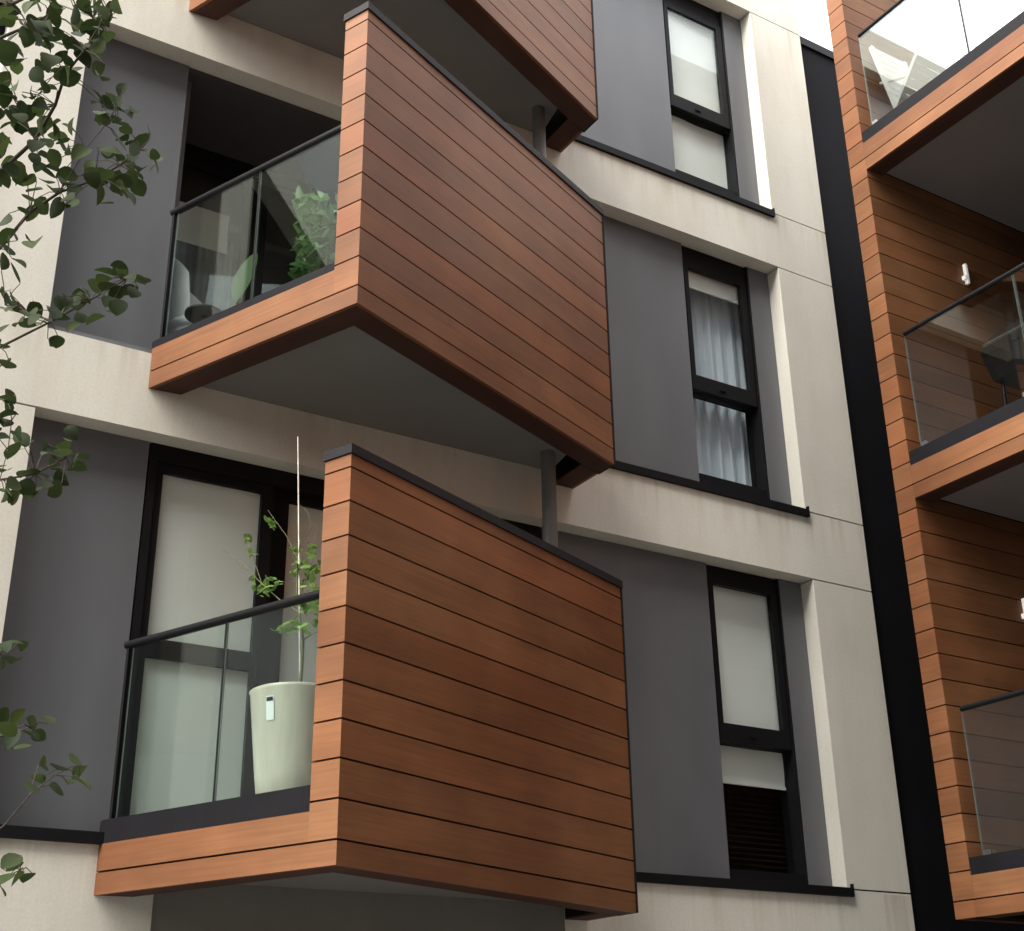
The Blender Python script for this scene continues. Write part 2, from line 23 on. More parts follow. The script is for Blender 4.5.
S = bpy.context.scene
C = S.collection
RAD = math.radians
GROUND = -1.6                       # the camera's eye is the origin
FY = 7.8                            # front face of the concrete frame
PY = 7.95                           # face of the recessed grey panels
TH = 0.400576                       # the balconies are turned 23 degrees
W = Vector((math.cos(TH), math.sin(TH), 0))      # along the timber screen
G = Vector((-math.sin(TH), math.cos(TH), 0))     # along the glazed side, into the facade
K = Vector((2.838, 6.165, 0))                    # outer corner of every balcony
ORIGIN = {}

# ------------------------------------------------------------------ mesh builder
class MB:
    def __init__(s):
        s.v = []; s.f = []; s.m = []; s.uv = []; s.tone = []; s.smooth = []
    def face(s, pts, m=0, uvs=None, tone=.5, smooth=False):
        i = len(s.v); s.v += [Vector(p) for p in pts]
        s.f.append(tuple(range(i, i + len(pts)))); s.m.append(m); s.tone.append(tone); s.smooth.append(smooth)
        s.uv.append(uvs if uvs else [(0, 0)] * len(pts))
    def prism(s, foot, z0, z1, m=0, tone=.5, uo=0.0, mside=None):
        # foot: list of Vectors (xy), counter-clockwise seen from above
        n = len(foot)
        a = sum(foot[i].x * foot[(i + 1) % n].y - foot[(i + 1) % n].x * foot[i].y for i in range(n))
        if a < 0: foot = foot[::-1]
        lo = [Vector((p.x, p.y, z0)) for p in foot]; hi = [Vector((p.x, p.y, z1)) for p in foot]
        d = max(((foot[(i + 1) % n] - foot[i]) for i in range(n)), key=lambda q: q.length).normalized()
        u = lambda p: p.x * d.x + p.y * d.y + uo
        pv = lambda p: -p.x * d.y + p.y * d.x
        for i in range(n):
            j = (i + 1) % n
            mm = m if mside is None else mside[i] if isinstance(mside, (list, tuple)) else mside
            e = foot[j] - foot[i]
            along = abs(e.normalized().dot(d)) > .5 if e.length > 1e-6 else True
            uf = u if along else (lambda p: pv(p) + 7.3)
            s.face([lo[i], lo[j], hi[j], hi[i]], mm, [(uf(lo[i]), z0), (uf(lo[j]), z0), (uf(hi[j]), z1), (uf(hi[i]), z1)], tone)
        s.face(hi, m, [(u(p), pv(p)) for p in hi], tone)
        s.face(lo[::-1], m, [(u(p), pv(p)) for p in lo[::-1]], tone)
    def box(s, x0, x1, y0, y1, z0, z1, m=0, tone=.5):
        s.prism([Vector((x0, y0, 0)), Vector((x1, y0, 0)), Vector((x1, y1, 0)), Vector((x0, y1, 0))], z0, z1, m, tone)
    def obox(s, c, ax, ay, az, m=0, tone=.5):
        # oriented box, centre + three half-axis vectors
        P = lambda i, j, k: c + ax * i + ay * j + az * k
        q = [P(-1, -1, -1), P(1, -1, -1), P(1, 1, -1), P(-1, 1, -1), P(-1, -1, 1), P(1, -1, 1), P(1, 1, 1), P(-1, 1, 1)]
        for a in ((0, 3, 2, 1), (4, 5, 6, 7), (0, 1, 5, 4), (1, 2, 6, 5), (2, 3, 7, 6), (3, 0, 4, 7)):
            s.face([q[i] for i in a], m, None, tone)
    def tube(s, path, r0, r1=None, n=10, m=0, cap=True, tone=.5):
        path = [Vector(p) for p in path]
        r1 = r0 if r1 is None else r1
        rings = []; L = len(path)
        up = None
        for i, p in enumerate(path):
            t = (path[min(i + 1, L - 1)] - path[max(i - 1, 0)]).normalized()
            if up is None:
                up = t.orthogonal().normalized()
            up = (up - t * up.dot(t)).normalized()
            b = t.cross(up); r = r0 + (r1 - r0) * i / (L - 1)
            rings.append([p + (up * math.cos(2 * math.pi * k / n) + b * math.sin(2 * math.pi * k / n)) * r for k in range(n)])
        base = len(s.v)
        for q in rings: s.v += q
        for i in range(L - 1):
            for k in range(n):
                k2 = (k + 1) % n
                s.f.append((base + i * n + k, base + i * n + k2, base + (i + 1) * n + k2, base + (i + 1) * n + k))
                s.m.append(m); s.tone.append(tone); s.smooth.append(True); s.uv.append([(k / n, i), ((k + 1) / n, i), ((k + 1) / n, i + 1), (k / n, i + 1)])
        if cap:
            s.face(rings[0][::-1], m, None, tone); s.face(rings[-1], m, None, tone)
    def lathe(s, c, prof, n=40, m=0):
        base = len(s.v)
        for r, z in prof:
            s.v += [Vector((c[0] + r * math.cos(2 * math.pi * k / n), c[1] + r * math.sin(2 * math.pi * k / n), z)) for k in range(n)]
        for i in range(len(prof) - 1):
            for k in range(n):
                k2 = (k + 1) % n
                s.f.append((base + i * n + k, base + i * n + k2, base + (i + 1) * n + k2, base + (i + 1) * n + k))
                s.m.append(m); s.tone.append(.5); s.smooth.append(True); s.uv.append([(k / n, i)] * 4)
    def grid(s, fn, nu, nv, m=0, tone=.5):
        base = len(s.v)
        for j in range(nv + 1):
            for i in range(nu + 1): s.v.append(Vector(fn(i / nu, j / nv)))
        for j in range(nv):
            for i in range(nu):
                a = base + j * (nu + 1) + i
                s.f.append((a, a + 1, a + nu + 2, a + nu + 1)); s.m.append(m); s.tone.append(tone); s.smooth.append(True)
                s.uv.append([(i / nu, j / nv), ((i + 1) / nu, j / nv), ((i + 1) / nu, (j + 1) / nv), (i / nu, (j + 1) / nv)])
    def leaf(s, p, d, nrm, ln, wd, tone, m=0, fold=.22, droop=.18):
        p = Vector(p); d = Vector(d).normalized(); nrm = Vector(nrm); sd = d.cross(nrm)
        if sd.length < 1e-3: sd = d.orthogonal()
        sd.normalize(); nrm = sd.cross(d).normalized()
        prof = [(0, .0), (.1, .5), (.28, .92), (.5, 1.0), (.72, .82), (.9, .42), (1, 0)]
        base = len(s.v)
        for t, w in prof:
            c = p + d * (t * ln) - nrm * (droop * ln * t * t)
            h = w * wd * .5
            s.v += [c - sd * h + nrm * (h * fold), c, c + sd * h + nrm * (h * fold)]
        for i in range(len(prof) - 1):
            a = base + i * 3
            for q in ((a, a + 1, a + 4, a + 3), (a + 1, a + 2, a + 5, a + 4)):
                s.f.append(q); s.m.append(m); s.tone.append(tone); s.smooth.append(True); s.uv.append([(0, 0)] * 4)
    def build(s, name, mats, parent=None, origin=None):
        o0 = Vector(ORIGIN[parent.name]) if parent else Vector((0, 0, 0))
        og = Vector(origin) if origin is not None else o0
        me = bpy.data.meshes.new(name)
        me.from_pydata([v - og for v in s.v], [], s.f)
        for m in (mats if isinstance(mats, (list, tuple)) else [mats]): me.materials.append(m)
        me.polygons.foreach_set('material_index', s.m)
        me.polygons.foreach_set('use_smooth', s.smooth)
        uv = me.uv_layers.new(name='UVMap'); k = 0
        at = me.attributes.new('tone', 'FLOAT', 'FACE')
        at.data.foreach_set('value', s.tone)
        flat = [c for f in s.uv for q in f for c in q]
        uv.data.foreach_set('uv', flat)
        me.update()
        o = bpy.data.objects.new(name, me); C.objects.link(o)
        o.location = og - o0
        if parent: o.parent = parent
        ORIGIN[o.name] = tuple(og)
        return o

def empty(name, loc):
    o = bpy.data.objects.new(name, None); C.objects.link(o); o.location = loc
    o.empty_display_size = .2
    ORIGIN[o.name] = tuple(loc); return o
def tag(o, label=None, cat=None, group=None, kind=None):
    if label: o['label'] = label
    if cat: o['category'] = cat
    if group: o['group'] = group
    if kind: o['kind'] = kind
    return o

# ------------------------------------------------------------------ materials
def mat(name):
    m = bpy.data.materials.new(name); m.use_nodes = True
    nt = m.node_tree; nt.nodes.clear()
    out = nt.nodes.new('ShaderNodeOutputMaterial')
    return m, nt, out
def nd(nt, t, **kw):
    n = nt.nodes.new(t)
    for k, v in kw.items():
        if k in n.inputs: n.inputs[k].default_value = v
        else: setattr(n, k, v)
    return n
def principled(name, col, rough=.6, var=.12, scale=3.0, bump=0, spec=.5, metal=0, bscale=60, coord='Object', stretch=(1, 1, 1)):
    m, nt, out = mat(name); L = nt.links.new
    p = nd(nt, 'ShaderNodeBsdfPrincipled'); p.inputs['Roughness'].default_value = rough; p.inputs['Metallic'].default_value = metal
    p.inputs['Specular IOR Level'].default_value = spec
    tc = nd(nt, 'ShaderNodeTexCoord'); mp = nd(nt, 'ShaderNodeMapping'); mp.inputs['Scale'].default_value = stretch
    L(tc.outputs[coord], mp.inputs['Vector'])
    nz = nd(nt, 'ShaderNodeTexNoise'); nz.inputs['Scale'].default_value = scale; nz.inputs['Detail'].default_value = 5
    L(mp.outputs[0], nz.inputs['Vector'])
    mr = nd(nt, 'ShaderNodeMapRange'); mr.inputs['From Min'].default_value = .3; mr.inputs['From Max'].default_value = .7
    mr.inputs['To Min'].default_value = 1 - var; mr.inputs['To Max'].default_value = 1 + var
    L(nz.outputs['Fac'], mr.inputs['Value'])
    mx = nd(nt, 'ShaderNodeVectorMath', operation='SCALE'); mx.inputs[0].default_value = col[:3]
    L(mr.outputs[0], mx.inputs['Scale']); L(mx.outputs[0], p.inputs['Base Color'])
    if bump:
        n2 = nd(nt, 'ShaderNodeTexNoise'); n2.inputs['Scale'].default_value = bscale; n2.inputs['Detail'].default_value = 4
        L(mp.outputs[0], n2.inputs['Vector'])
        b = nd(nt, 'ShaderNodeBump'); b.inputs['Strength'].default_value = bump; b.inputs['Distance'].default_value = .01
        L(n2.outputs['Fac'], b.inputs['Height']); L(b.outputs[0], p.inputs['Normal'])
    L(p.outputs[0], out.inputs['Surface'])
    return m

def concrete_mat():
    m, nt, out = mat('precast_concrete'); L = nt.links.new
    p = nd(nt, 'ShaderNodeBsdfPrincipled'); p.inputs['Roughness'].default_value = .75; p.inputs['Specular IOR Level'].default_value = .3
    g = nd(nt, 'ShaderNodeNewGeometry')
    # broad blotches
    n1 = nd(nt, 'ShaderNodeTexNoise'); n1.inputs['Scale'].default_value = .9; n1.inputs['Detail'].default_value = 6; n1.inputs['Roughness'].default_value = .6
    L(g.outputs['Position'], n1.inputs['Vector'])
    # vertical weather streaks
    mp = nd(nt, 'ShaderNodeMapping'); mp.inputs['Scale'].default_value = (2.6, 2.6, .35)
    L(g.outputs['Position'], mp.inputs['Vector'])
    n2 = nd(nt, 'ShaderNodeTexNoise'); n2.inputs['Scale'].default_value = 1.0; n2.inputs['Detail'].default_value = 5; n2.inputs['Roughness'].default_value = .65
    L(mp.outputs[0], n2.inputs['Vector'])
    n3 = nd(nt, 'ShaderNodeTexNoise'); n3.inputs['Scale'].default_value = 55; n3.inputs['Detail'].default_value = 3
    L(g.outputs['Position'], n3.inputs['Vector'])
    r1 = nd(nt, 'ShaderNodeMapRange'); r1.inputs['From Min'].default_value = .3; r1.inputs['From Max'].default_value = .7; r1.inputs['To Min'].default_value = .93; r1.inputs['To Max'].default_value = 1.05
    L(n1.outputs['Fac'], r1.inputs['Value'])
    r2 = nd(nt, 'ShaderNodeMapRange'); r2.inputs['From Min'].default_value = .32; r2.inputs['From Max'].default_value = .62; r2.inputs['To Min'].default_value = .965; r2.inputs['To Max'].default_value = 1.012
    L(n2.outputs['Fac'], r2.inputs['Value'])
    r3 = nd(nt, 'ShaderNodeMapRange'); r3.inputs['From Min'].default_value = .3; r3.inputs['From Max'].default_value = .7; r3.inputs['To Min'].default_value = .95; r3.inputs['To Max'].default_value = 1.04
    L(n3.outputs['Fac'], r3.inputs['Value'])
    a = nd(nt, 'ShaderNodeMath', operation='MULTIPLY'); L(r1.outputs[0], a.inputs[0]); L(r2.outputs[0], a.inputs[1])
    b = nd(nt, 'ShaderNodeMath', operation='MULTIPLY'); L(a.outputs[0], b.inputs[0]); L(r3.outputs[0], b.inputs[1])
    cr = nd(nt, 'ShaderNodeMix', data_type='RGBA'); cr.inputs[6].default_value = (.745, .705, .615, 1); cr.inputs[7].default_value = CONC
    L(n2.outputs['Fac'], cr.inputs[0])
    rr = nd(nt, 'ShaderNodeMapRange'); rr.inputs['From Min'].default_value = .25; rr.inputs['From Max'].default_value = .55
    L(n2.outputs['Fac'], rr.inputs['Value']); L(rr.outputs[0], cr.inputs[0])
    mx = nd(nt, 'ShaderNodeVectorMath', operation='SCALE'); L(cr.outputs[2], mx.inputs[0]); L(b.outputs[0], mx.inputs['Scale'])
    # dirt runs that start under the sills and under the joints
    sp = nd(nt, 'ShaderNodeSeparateXYZ'); L(g.outputs['Position'], sp.inputs[0])
    m5 = nd(nt, 'ShaderNodeMapping'); m5.inputs['Scale'].default_value = (9, .6, .5); L(g.outputs['Position'], m5.inputs['Vector'])
    n5 = nd(nt, 'ShaderNodeTexNoise'); n5.inputs['Scale'].default_value = 1; n5.inputs['Detail'].default_value = 4; L(m5.outputs[0], n5.inputs['Vector'])
    r5 = nd(nt, 'ShaderNodeMapRange'); r5.inputs['From Min'].default_value = .5; r5.inputs['From Max'].default_value = .68; L(n5.outputs['Fac'], r5.inputs['Value'])
    tot = None
    for zt, ln in ((1.25, .5), (4.38, .42), (7.44, .42), (9.9, .8)):
        q = nd(nt, 'ShaderNodeMapRange'); q.inputs['From Min'].default_value = zt - ln; q.inputs['From Max'].default_value = zt; q.inputs['To Max'].default_value = 1
        L(sp.outputs['Z'], q.inputs['Value'])
        k = nd(nt, 'ShaderNodeMath', operation='LESS_THAN'); k.inputs[1].default_value = zt; L(sp.outputs['Z'], k.inputs[0])
        e = nd(nt, 'ShaderNodeMath', operation='MULTIPLY'); L(q.outputs[0], e.inputs[0]); L(k.outputs[0], e.inputs[1])
        if tot is None: tot = e
        else:
            a2 = nd(nt, 'ShaderNodeMath', operation='MAXIMUM'); L(tot.outputs[0], a2.inputs[0]); L(e.outputs[0], a2.inputs[1]); tot = a2
    dm = nd(nt, 'ShaderNodeMath', operation='MULTIPLY'); L(tot.outputs[0], dm.inputs[0]); L(r5.outputs[0], dm.inputs[1])
    dx = nd(nt, 'ShaderNodeMix', data_type='RGBA'); dx.inputs[6].default_value = (1, 1, 1, 1); dx.inputs[7].default_value = (.80, .77, .72, 1); L(dm.outputs[0], dx.inputs[0])
    dv = nd(nt, 'ShaderNodeVectorMath', operation='MULTIPLY'); L(mx.outputs[0], dv.inputs[0]); L(dx.outputs[2], dv.inputs[1])
    L(dv.outputs[0], p.inputs['Base Color'])
    bp = nd(nt, 'ShaderNodeBump'); bp.inputs['Strength'].default_value = .12; bp.inputs['Distance'].default_value = .004
    L(n3.outputs['Fac'], bp.inputs['Height']); L(bp.outputs[0], p.inputs['Normal'])
    L(p.outputs[0], out.inputs['Surface'])
    return m

def wood_mat(name, base, rough=.5):
    # composite planks: grain runs along U; one tone per plank from the mesh
    m, nt, out = mat(name); L = nt.links.new
    p = nd(nt, 'ShaderNodeBsdfPrincipled'); p.inputs['Roughness'].default_value = rough; p.inputs['Specular IOR Level'].default_value = .24
    uv = nd(nt, 'ShaderNodeUVMap'); at = nd(nt, 'ShaderNodeAttribute', attribute_name='tone')
    off = nd(nt, 'ShaderNodeCombineXYZ'); k = nd(nt, 'ShaderNodeMath', operation='MULTIPLY'); k.inputs[1].default_value = 37.0
    L(at.outputs['Fac'], k.inputs[0]); L(k.outputs[0], off.inputs['X']); L(k.outputs[0], off.inputs['Z'])
    ad = nd(nt, 'ShaderNodeVectorMath', operation='ADD'); L(uv.outputs[0], ad.inputs[0]); L(off.outputs[0], ad.inputs[1])
    mp = nd(nt, 'ShaderNodeMapping'); mp.inputs['Scale'].default_value = (1.6, 55, 1); L(ad.outputs[0], mp.inputs['Vector'])
    n1 = nd(nt, 'ShaderNodeTexNoise'); n1.inputs['Scale'].default_value = 1; n1.inputs['Detail'].default_value = 6; n1.inputs['Roughness'].default_value = .6; L(mp.outputs[0], n1.inputs['Vector'])
    mp2 = nd(nt, 'ShaderNodeMapping'); mp2.inputs['Scale'].default_value = (1.1, 3.0, 1); L(ad.outputs[0], mp2.inputs['Vector'])
    n2 = nd(nt, 'ShaderNodeTexNoise'); n2.inputs['Scale'].default_value = 1.3; n2.inputs['Detail'].default_value = 3; L(mp2.outputs[0], n2.inputs['Vector'])
    r1 = nd(nt, 'ShaderNodeMapRange'); r1.inputs['From Min'].default_value = .3; r1.inputs['From Max'].default_value = .7; r1.inputs['To Min'].default_value = .84; r1.inputs['To Max'].default_value = 1.12; L(n1.outputs['Fac'], r1.inputs['Value'])
    r2 = nd(nt, 'ShaderNodeMapRange'); r2.inputs['From Min'].default_value = .3; r2.inputs['From Max'].default_value = .7; r2.inputs['To Min'].default_value = .82; r2.inputs['To Max'].default_value = 1.14; L(n2.outputs['Fac'], r2.inputs['Value'])
    r3 = nd(nt, 'ShaderNodeMapRange'); r3.inputs['To Min'].default_value = .86; r3.inputs['To Max'].default_value = 1.13; L(at.outputs['Fac'], r3.inputs['Value'])
    a = nd(nt, 'ShaderNodeMath', operation='MULTIPLY'); L(r1.outputs[0], a.inputs[0]); L(r2.outputs[0], a.inputs[1])
    b = nd(nt, 'ShaderNodeMath', operation='MULTIPLY'); L(a.outputs[0], b.inputs[0]); L(r3.outputs[0], b.inputs[1])
    # hue drifts a little from plank to plank: redder or yellower
    cm = nd(nt, 'ShaderNodeMix', data_type='RGBA'); cm.inputs[6].default_value = (base[0] * 1.02, base[1] * .94, base[2] * .9, 1); cm.inputs[7].default_value = (base[0], base[1] * 1.05, base[2] * 1.06, 1)
    fr = nd(nt, 'ShaderNodeMath', operation='FRACT'); k2 = nd(nt, 'ShaderNodeMath', operation='MULTIPLY'); k2.inputs[1].default_value = 7.13
    L(at.outputs['Fac'], k2.inputs[0]); L(k2.outputs[0], fr.inputs[0]); L(fr.outputs[0], cm.inputs[0])
    mx = nd(nt, 'ShaderNodeVectorMath', operation='SCALE'); L(cm.outputs[2], mx.inputs[0]); L(b.outputs[0], mx.inputs['Scale'])
    L(mx.outputs[0], p.inputs['Base Color'])
    # weathering that runs across the boards: duller and redder patches
    ge = nd(nt, 'ShaderNodeNewGeometry'); wm = nd(nt, 'ShaderNodeMapping'); wm.inputs['Scale'].default_value = (1, 1, .55); L(ge.outputs['Position'], wm.inputs['Vector'])
    n4 = nd(nt, 'ShaderNodeTexNoise'); n4.inputs['Scale'].default_value = .75; n4.inputs['Detail'].default_value = 4; n4.inputs['Roughness'].default_value = .55; L(wm.outputs[0], n4.inputs['Vector'])
    r4 = nd(nt, 'ShaderNodeMapRange'); r4.inputs['From Min'].default_value = .36; r4.inputs['From Max'].default_value = .64; L(n4.outputs['Fac'], r4.inputs['Value'])
    wx = nd(nt, 'ShaderNodeMix', data_type='RGBA'); wx.inputs[6].default_value = (.80, .70, .66, 1); wx.inputs[7].default_value = (1.08, 1.10, 1.12, 1); L(r4.outputs[0], wx.inputs[0])
    wv = nd(nt, 'ShaderNodeVectorMath', operation='MULTIPLY'); L(mx.outputs[0], wv.inputs[0]); L(wx.outputs[2], wv.inputs[1]); L(wv.outputs[0], p.inputs['Base Color'])
    rg = nd(nt, 'ShaderNodeMapRange'); rg.inputs['To Min'].default_value = rough - .08; rg.inputs['To Max'].default_value = rough + .12; L(n1.outputs['Fac'], rg.inputs['Value']); L(rg.outputs[0], p.inputs['Roughness'])
    bp = nd(nt, 'ShaderNodeBump'); bp.inputs['Strength'].default_value = .25; bp.inputs['Distance'].default_value = .002
    L(n1.outputs['Fac'], bp.inputs['Height']); L(bp.outputs[0], p.inputs['Normal'])
    L(p.outputs[0], out.inputs['Surface'])
    return m

def glass_mat(name, tint, ior, rough=0.0):
    m, nt, out = mat(name); L = nt.links.new
    t = nd(nt, 'ShaderNodeBsdfTransparent'); t.inputs['Color'].default_value = (*tint, 1)
    g = nd(nt, 'ShaderNodeBsdfGlossy'); g.inputs['Roughness'].default_value = rough; g.inputs['Color'].default_value = (.95, 1, .98, 1)
    f = nd(nt, 'ShaderNodeFresnel')
    # thin pane: both faces reflect like an outer face
    ge = nd(nt, 'ShaderNodeNewGeometry'); io = nd(nt, 'ShaderNodeMix', data_type='FLOAT')
    io.inputs[2].default_value = ior; io.inputs[3].default_value = 1 / ior
    L(ge.outputs['Backfacing'], io.inputs[0]); L(io.outputs[0], f.inputs['IOR'])
    # the panes bow very slightly
    tc = nd(nt, 'ShaderNodeNewGeometry'); nz = nd(nt, 'ShaderNodeTexNoise'); nz.inputs['Scale'].default_value = .8
    L(tc.outputs['Position'], nz.inputs['Vector'])
    bp = nd(nt, 'ShaderNodeBump'); bp.inputs['Strength'].default_value = .03; bp.inputs['Distance'].default_value = .05
    L(nz.outputs['Fac'], bp.inputs['Height']); L(bp.outputs[0], g.inputs['Normal'])
    x = nd(nt, 'ShaderNodeMixShader'); L(f.outputs[0], x.inputs[0]); L(t.outputs[0], x.inputs[1]); L(g.outputs[0], x.inputs[2])
    L(x.outputs[0], out.inputs['Surface'])
    return m

def leaf_mat(name, c0, c1, trans=.35, rough=.45):
    m, nt, out = mat(name); L = nt.links.new
    at = nd(nt, 'ShaderNodeAttribute', attribute_name='tone')
    cm = nd(nt, 'ShaderNodeMix', data_type='RGBA'); cm.inputs[6].default_value = (*c0, 1); cm.inputs[7].default_value = (*c1, 1)
    L(at.outputs['Fac'], cm.inputs[0])
    p = nd(nt, 'ShaderNodeBsdfPrincipled'); p.inputs['Roughness'].default_value = rough; p.inputs['Specular IOR Level'].default_value = .22; L(cm.outputs[2], p.inputs['Base Color'])
    t = nd(nt, 'ShaderNodeBsdfTranslucent'); L(cm.outputs[2], t.inputs['Color'])
    x = nd(nt, 'ShaderNodeMixShader'); x.inputs[0].default_value = trans
    L(p.outputs[0], x.inputs[1]); L(t.outputs[0], x.inputs[2]); L(x.outputs[0], out.inputs['Surface'])
    return m

CONC = (.78, .755, .675, 1)
M = {}
M['concrete'] = concrete_mat()
M['joint'] = principled('joint_shadow_gap', (.03, .028, .026), .9)
M['panel'] = principled('grey_panel', (.140, .145, .158), .55, .10, 1.6, .04, bscale=160, stretch=(1.5, 1.5, .45))
M['wall_shade'] = principled('shadowed_wall', (.20, .185, .165), .8, .12, 1.5, .1)  # wall colour toned down to imitate shadow under the lowest balcony
M['black'] = principled('black_aluminium', (.008, .008, .0095), .55, .1, 8, spec=.15)
M['under'] = wood_mat('shaded_underside_board', (.085, .040, .030), .7)  # plank timber, darkened in colour for the shade on its underside
M['link'] = principled('black_cladding', (.007, .0065, .009), .8, .15, 2, spec=.12)
M['lamp'] = principled('lit_lamp', (.8, .8, .78), .5, .02)
M['cap'] = principled('dark_coping_metal', (.022, .020, .023), .55, .12, 5, spec=.12)
M['channel'] = principled('dark_channel_metal', (.012, .0115, .014), .6, .15, 4, spec=.1)
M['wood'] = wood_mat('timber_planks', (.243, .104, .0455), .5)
M['wood_wing'] = wood_mat('timber_planks_wing', (.228, .100, .044), .55)
M['soffit'] = principled('painted_soffit', (.215, .205, .20), .8, .06, 1.5)
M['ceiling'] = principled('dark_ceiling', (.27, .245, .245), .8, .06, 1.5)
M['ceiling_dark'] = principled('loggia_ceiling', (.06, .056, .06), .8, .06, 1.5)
M['floor'] = principled('balcony_tiles', (.25, .24, .23), .7, .1, 2)
M['backing'] = principled('dark_backing', (.012, .010, .009), .95, spec=.05)
M['glass'] = glass_mat('balustrade_glass', (.90, .955, .945), 1.52)
M['glass_wing'] = glass_mat('coated_balustrade_glass', (.84, .85, .84), 2.8)
M['glass_edge'] = principled('glass_edge', (.30, .36, .34), .25, .05)
M['pane'] = glass_mat('window_glass', (.965, .98, .975), 1.38)
M['blind'] = principled('roller_blind_cloth', (.91, .93, .90), .85, .03, 2)
M['curtain'] = principled('sheer_curtain', (.74, .81, .90), .85, .04, 4)
M['interior'] = principled('dark_interior', (.04, .038, .036), .9)
M['pipe'] = principled('painted_pipe', (.16, .155, .15), .5, .08, 6)
M['pot'] = principled('glazed_pot', (.58, .52, .425), .42, .14, 4, .05, stretch=(3, 3, .5))
M['soil'] = principled('soil', (.03, .022, .015), .95, .3, 30, .4)
M['white'] = principled('white_paint', (.78, .78, .76), .45, .05)
M['canvas'] = principled('white_canvas', (.80, .81, .80), .8, .06, 6, .1)
M['steel'] = principled('brushed_steel', (.62, .62, .6), .3, .05, metal=1)
M['cane'] = principled('bamboo_stake', (.72, .70, .60), .5, .1, 20)
M['bark'] = principled('bark', (.07, .055, .042), .9, .3, 25, .5)
M['twig'] = principled('green_stem', (.10, .10, .045), .7, .2, 30)
M['leaf'] = leaf_mat('tree_leaf', (.022, .037, .013), (.058, .085, .024), .28, .65)
M['leaf_shrub'] = leaf_mat('shrub_leaf', (.09, .18, .04), (.26, .40, .11), .35)
M['leaf_big'] = leaf_mat('broad_leaf', (.05, .10, .035), (.12, .24, .07), .35)
M['grill'] = principled('black_enamel', (.012, .012, .013), .3)
M['asphalt'] = principled('asphalt', (.05, .05, .052), .9, .25, 3, .3)
M['paving'] = principled('paving', (.16, .155, .145), .85, .15, 2, .1)
M['kerb'] = principled('kerb_stone', (.28, .27, .26), .85, .1, 4)
M['ground'] = principled('ground', (.07, .068, .06), .95, .2, .2)
M['brick'] = principled('blocker_brick', (.115, .11, .105), .9, .2, 6, .2)
M['tagc'] = principled('plastic_tag', (.75, .76, .74), .4, .02)

lp = M['lamp'].node_tree.nodes
for n_ in lp:
    if n_.type == 'BSDF_PRINCIPLED':
        n_.inputs['Emission Color'].default_value = (1, .96, .9, 1); n_.inputs['Emission Strength'].default_value = .03
XV = lambda x, y=0, z=0: Vector((x, y, z))
def P(g, w):                      # balcony plan coordinates -> world
    return K + G * g + W * w

# ------------------------------------------------------------------ ground and street
def sheet(name, x0, x1, y0, y1, z0, z1, m, label):
    b = MB(); b.box(x0, x1, y0, y1, z0, z1); o = b.build(name, m); tag(o, None, None, None, 'structure'); return o
b = MB(); b.face([XV(-600, -600, GROUND - .14), XV(600, -600, GROUND - .14), XV(600, 600, GROUND - .14), XV(-600, 600, GROUND - .14)])
tag(b.build('ground', M['ground']), kind='structure')
b = MB(); b.face([XV(-80, -2.6, GROUND - .125), XV(80, -2.6, GROUND - .125), XV(80, 2.2, GROUND - .125), XV(-80, 2.2, GROUND - .125)])
for i in range(-20, 20):
    b.face([XV(i * 4, -1.06, GROUND - .121), XV(i * 4 + 2, -1.06, GROUND - .121), XV(i * 4 + 2, -.94, GROUND - .121), XV(i * 4, -.94, GROUND - .121)], 1)
tag(b.build('road', [M['asphalt'], M['white']]), kind='structure')
b = MB(); b.box(-80, 80, 2.36, FY + 8, GROUND - .3, GROUND); tag(b.build('pavement', M['paving']), kind='structure')
b = MB(); b.box(-80, 80, 2.2, 2.358, GROUND - .3, GROUND + .004); tag(b.build('kerb', M['kerb']), kind='structure')
b = MB(); b.box(-80, 80, -14, -2.6, GROUND - .3, GROUND); tag(b.build('far_pavement', M['paving']), kind='structure')

# ------------------------------------------------------------------ the concrete building
bld = empty('apartment_building', (0, FY, GROUND))
tag(bld, 'pale concrete apartment building with grey recessed panels and three stacked corner balconies clad in timber', 'building')

XL, XLI, XC, XO, XR, XE = -24.6, -23.6, .955, 1.475, 7.856, 8.535      # left end, opening left, opening right, right end
BANDS = [(-1.6, 1.212), (3.775, 4.325), (6.84, 7.382), (9.905, 10.48)]
OPEN = [(1.212, 3.775), (4.325, 6.84), (7.382, 9.905)]
SILLT = .065
wall = MB()
JG = .013
# core behind everything
wall.box(XL, XE - .05, 8.95, 17, GROUND, 10.35, 2)
for i, (z0, z1) in enumerate(BANDS):
    if i:
        wall.box(XO, XR, FY, 8.94, z0, z1, 0)
    else:                                        # street level: the balcony's soft shadow, put in as a darker wall patch
        wall.box(XO, 2.48, FY, 8.94, z0, z1, 0); wall.box(5.262, XR, FY, 8.94, z0, z1, 0)
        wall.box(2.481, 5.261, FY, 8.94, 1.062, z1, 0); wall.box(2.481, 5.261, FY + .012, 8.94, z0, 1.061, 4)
    # the column parts of each band, parted by open joints from the column slabs
    top = z1 + SILLT if i < 3 else z1
    wall.box(XR, XE, FY, 8.94, z0, top - JG, 0)
    for xa, xb in ((XL, XLI), (XC, XO)): wall.box(xa, xb, FY, 8.94, z0, top - JG, 0)
    wall.box(XLI, XC, FY, 8.94, z0, z1, 0)
for z0, z1 in OPEN:
    wall.box(XR, XE, FY, 8.94, z0 + SILLT, z1 - JG, 0)
    for xa, xb in ((XL, XLI), (XC, XO)): wall.box(xa, xb, FY, 8.94, z0 + SILLT, z1 - JG, 0)
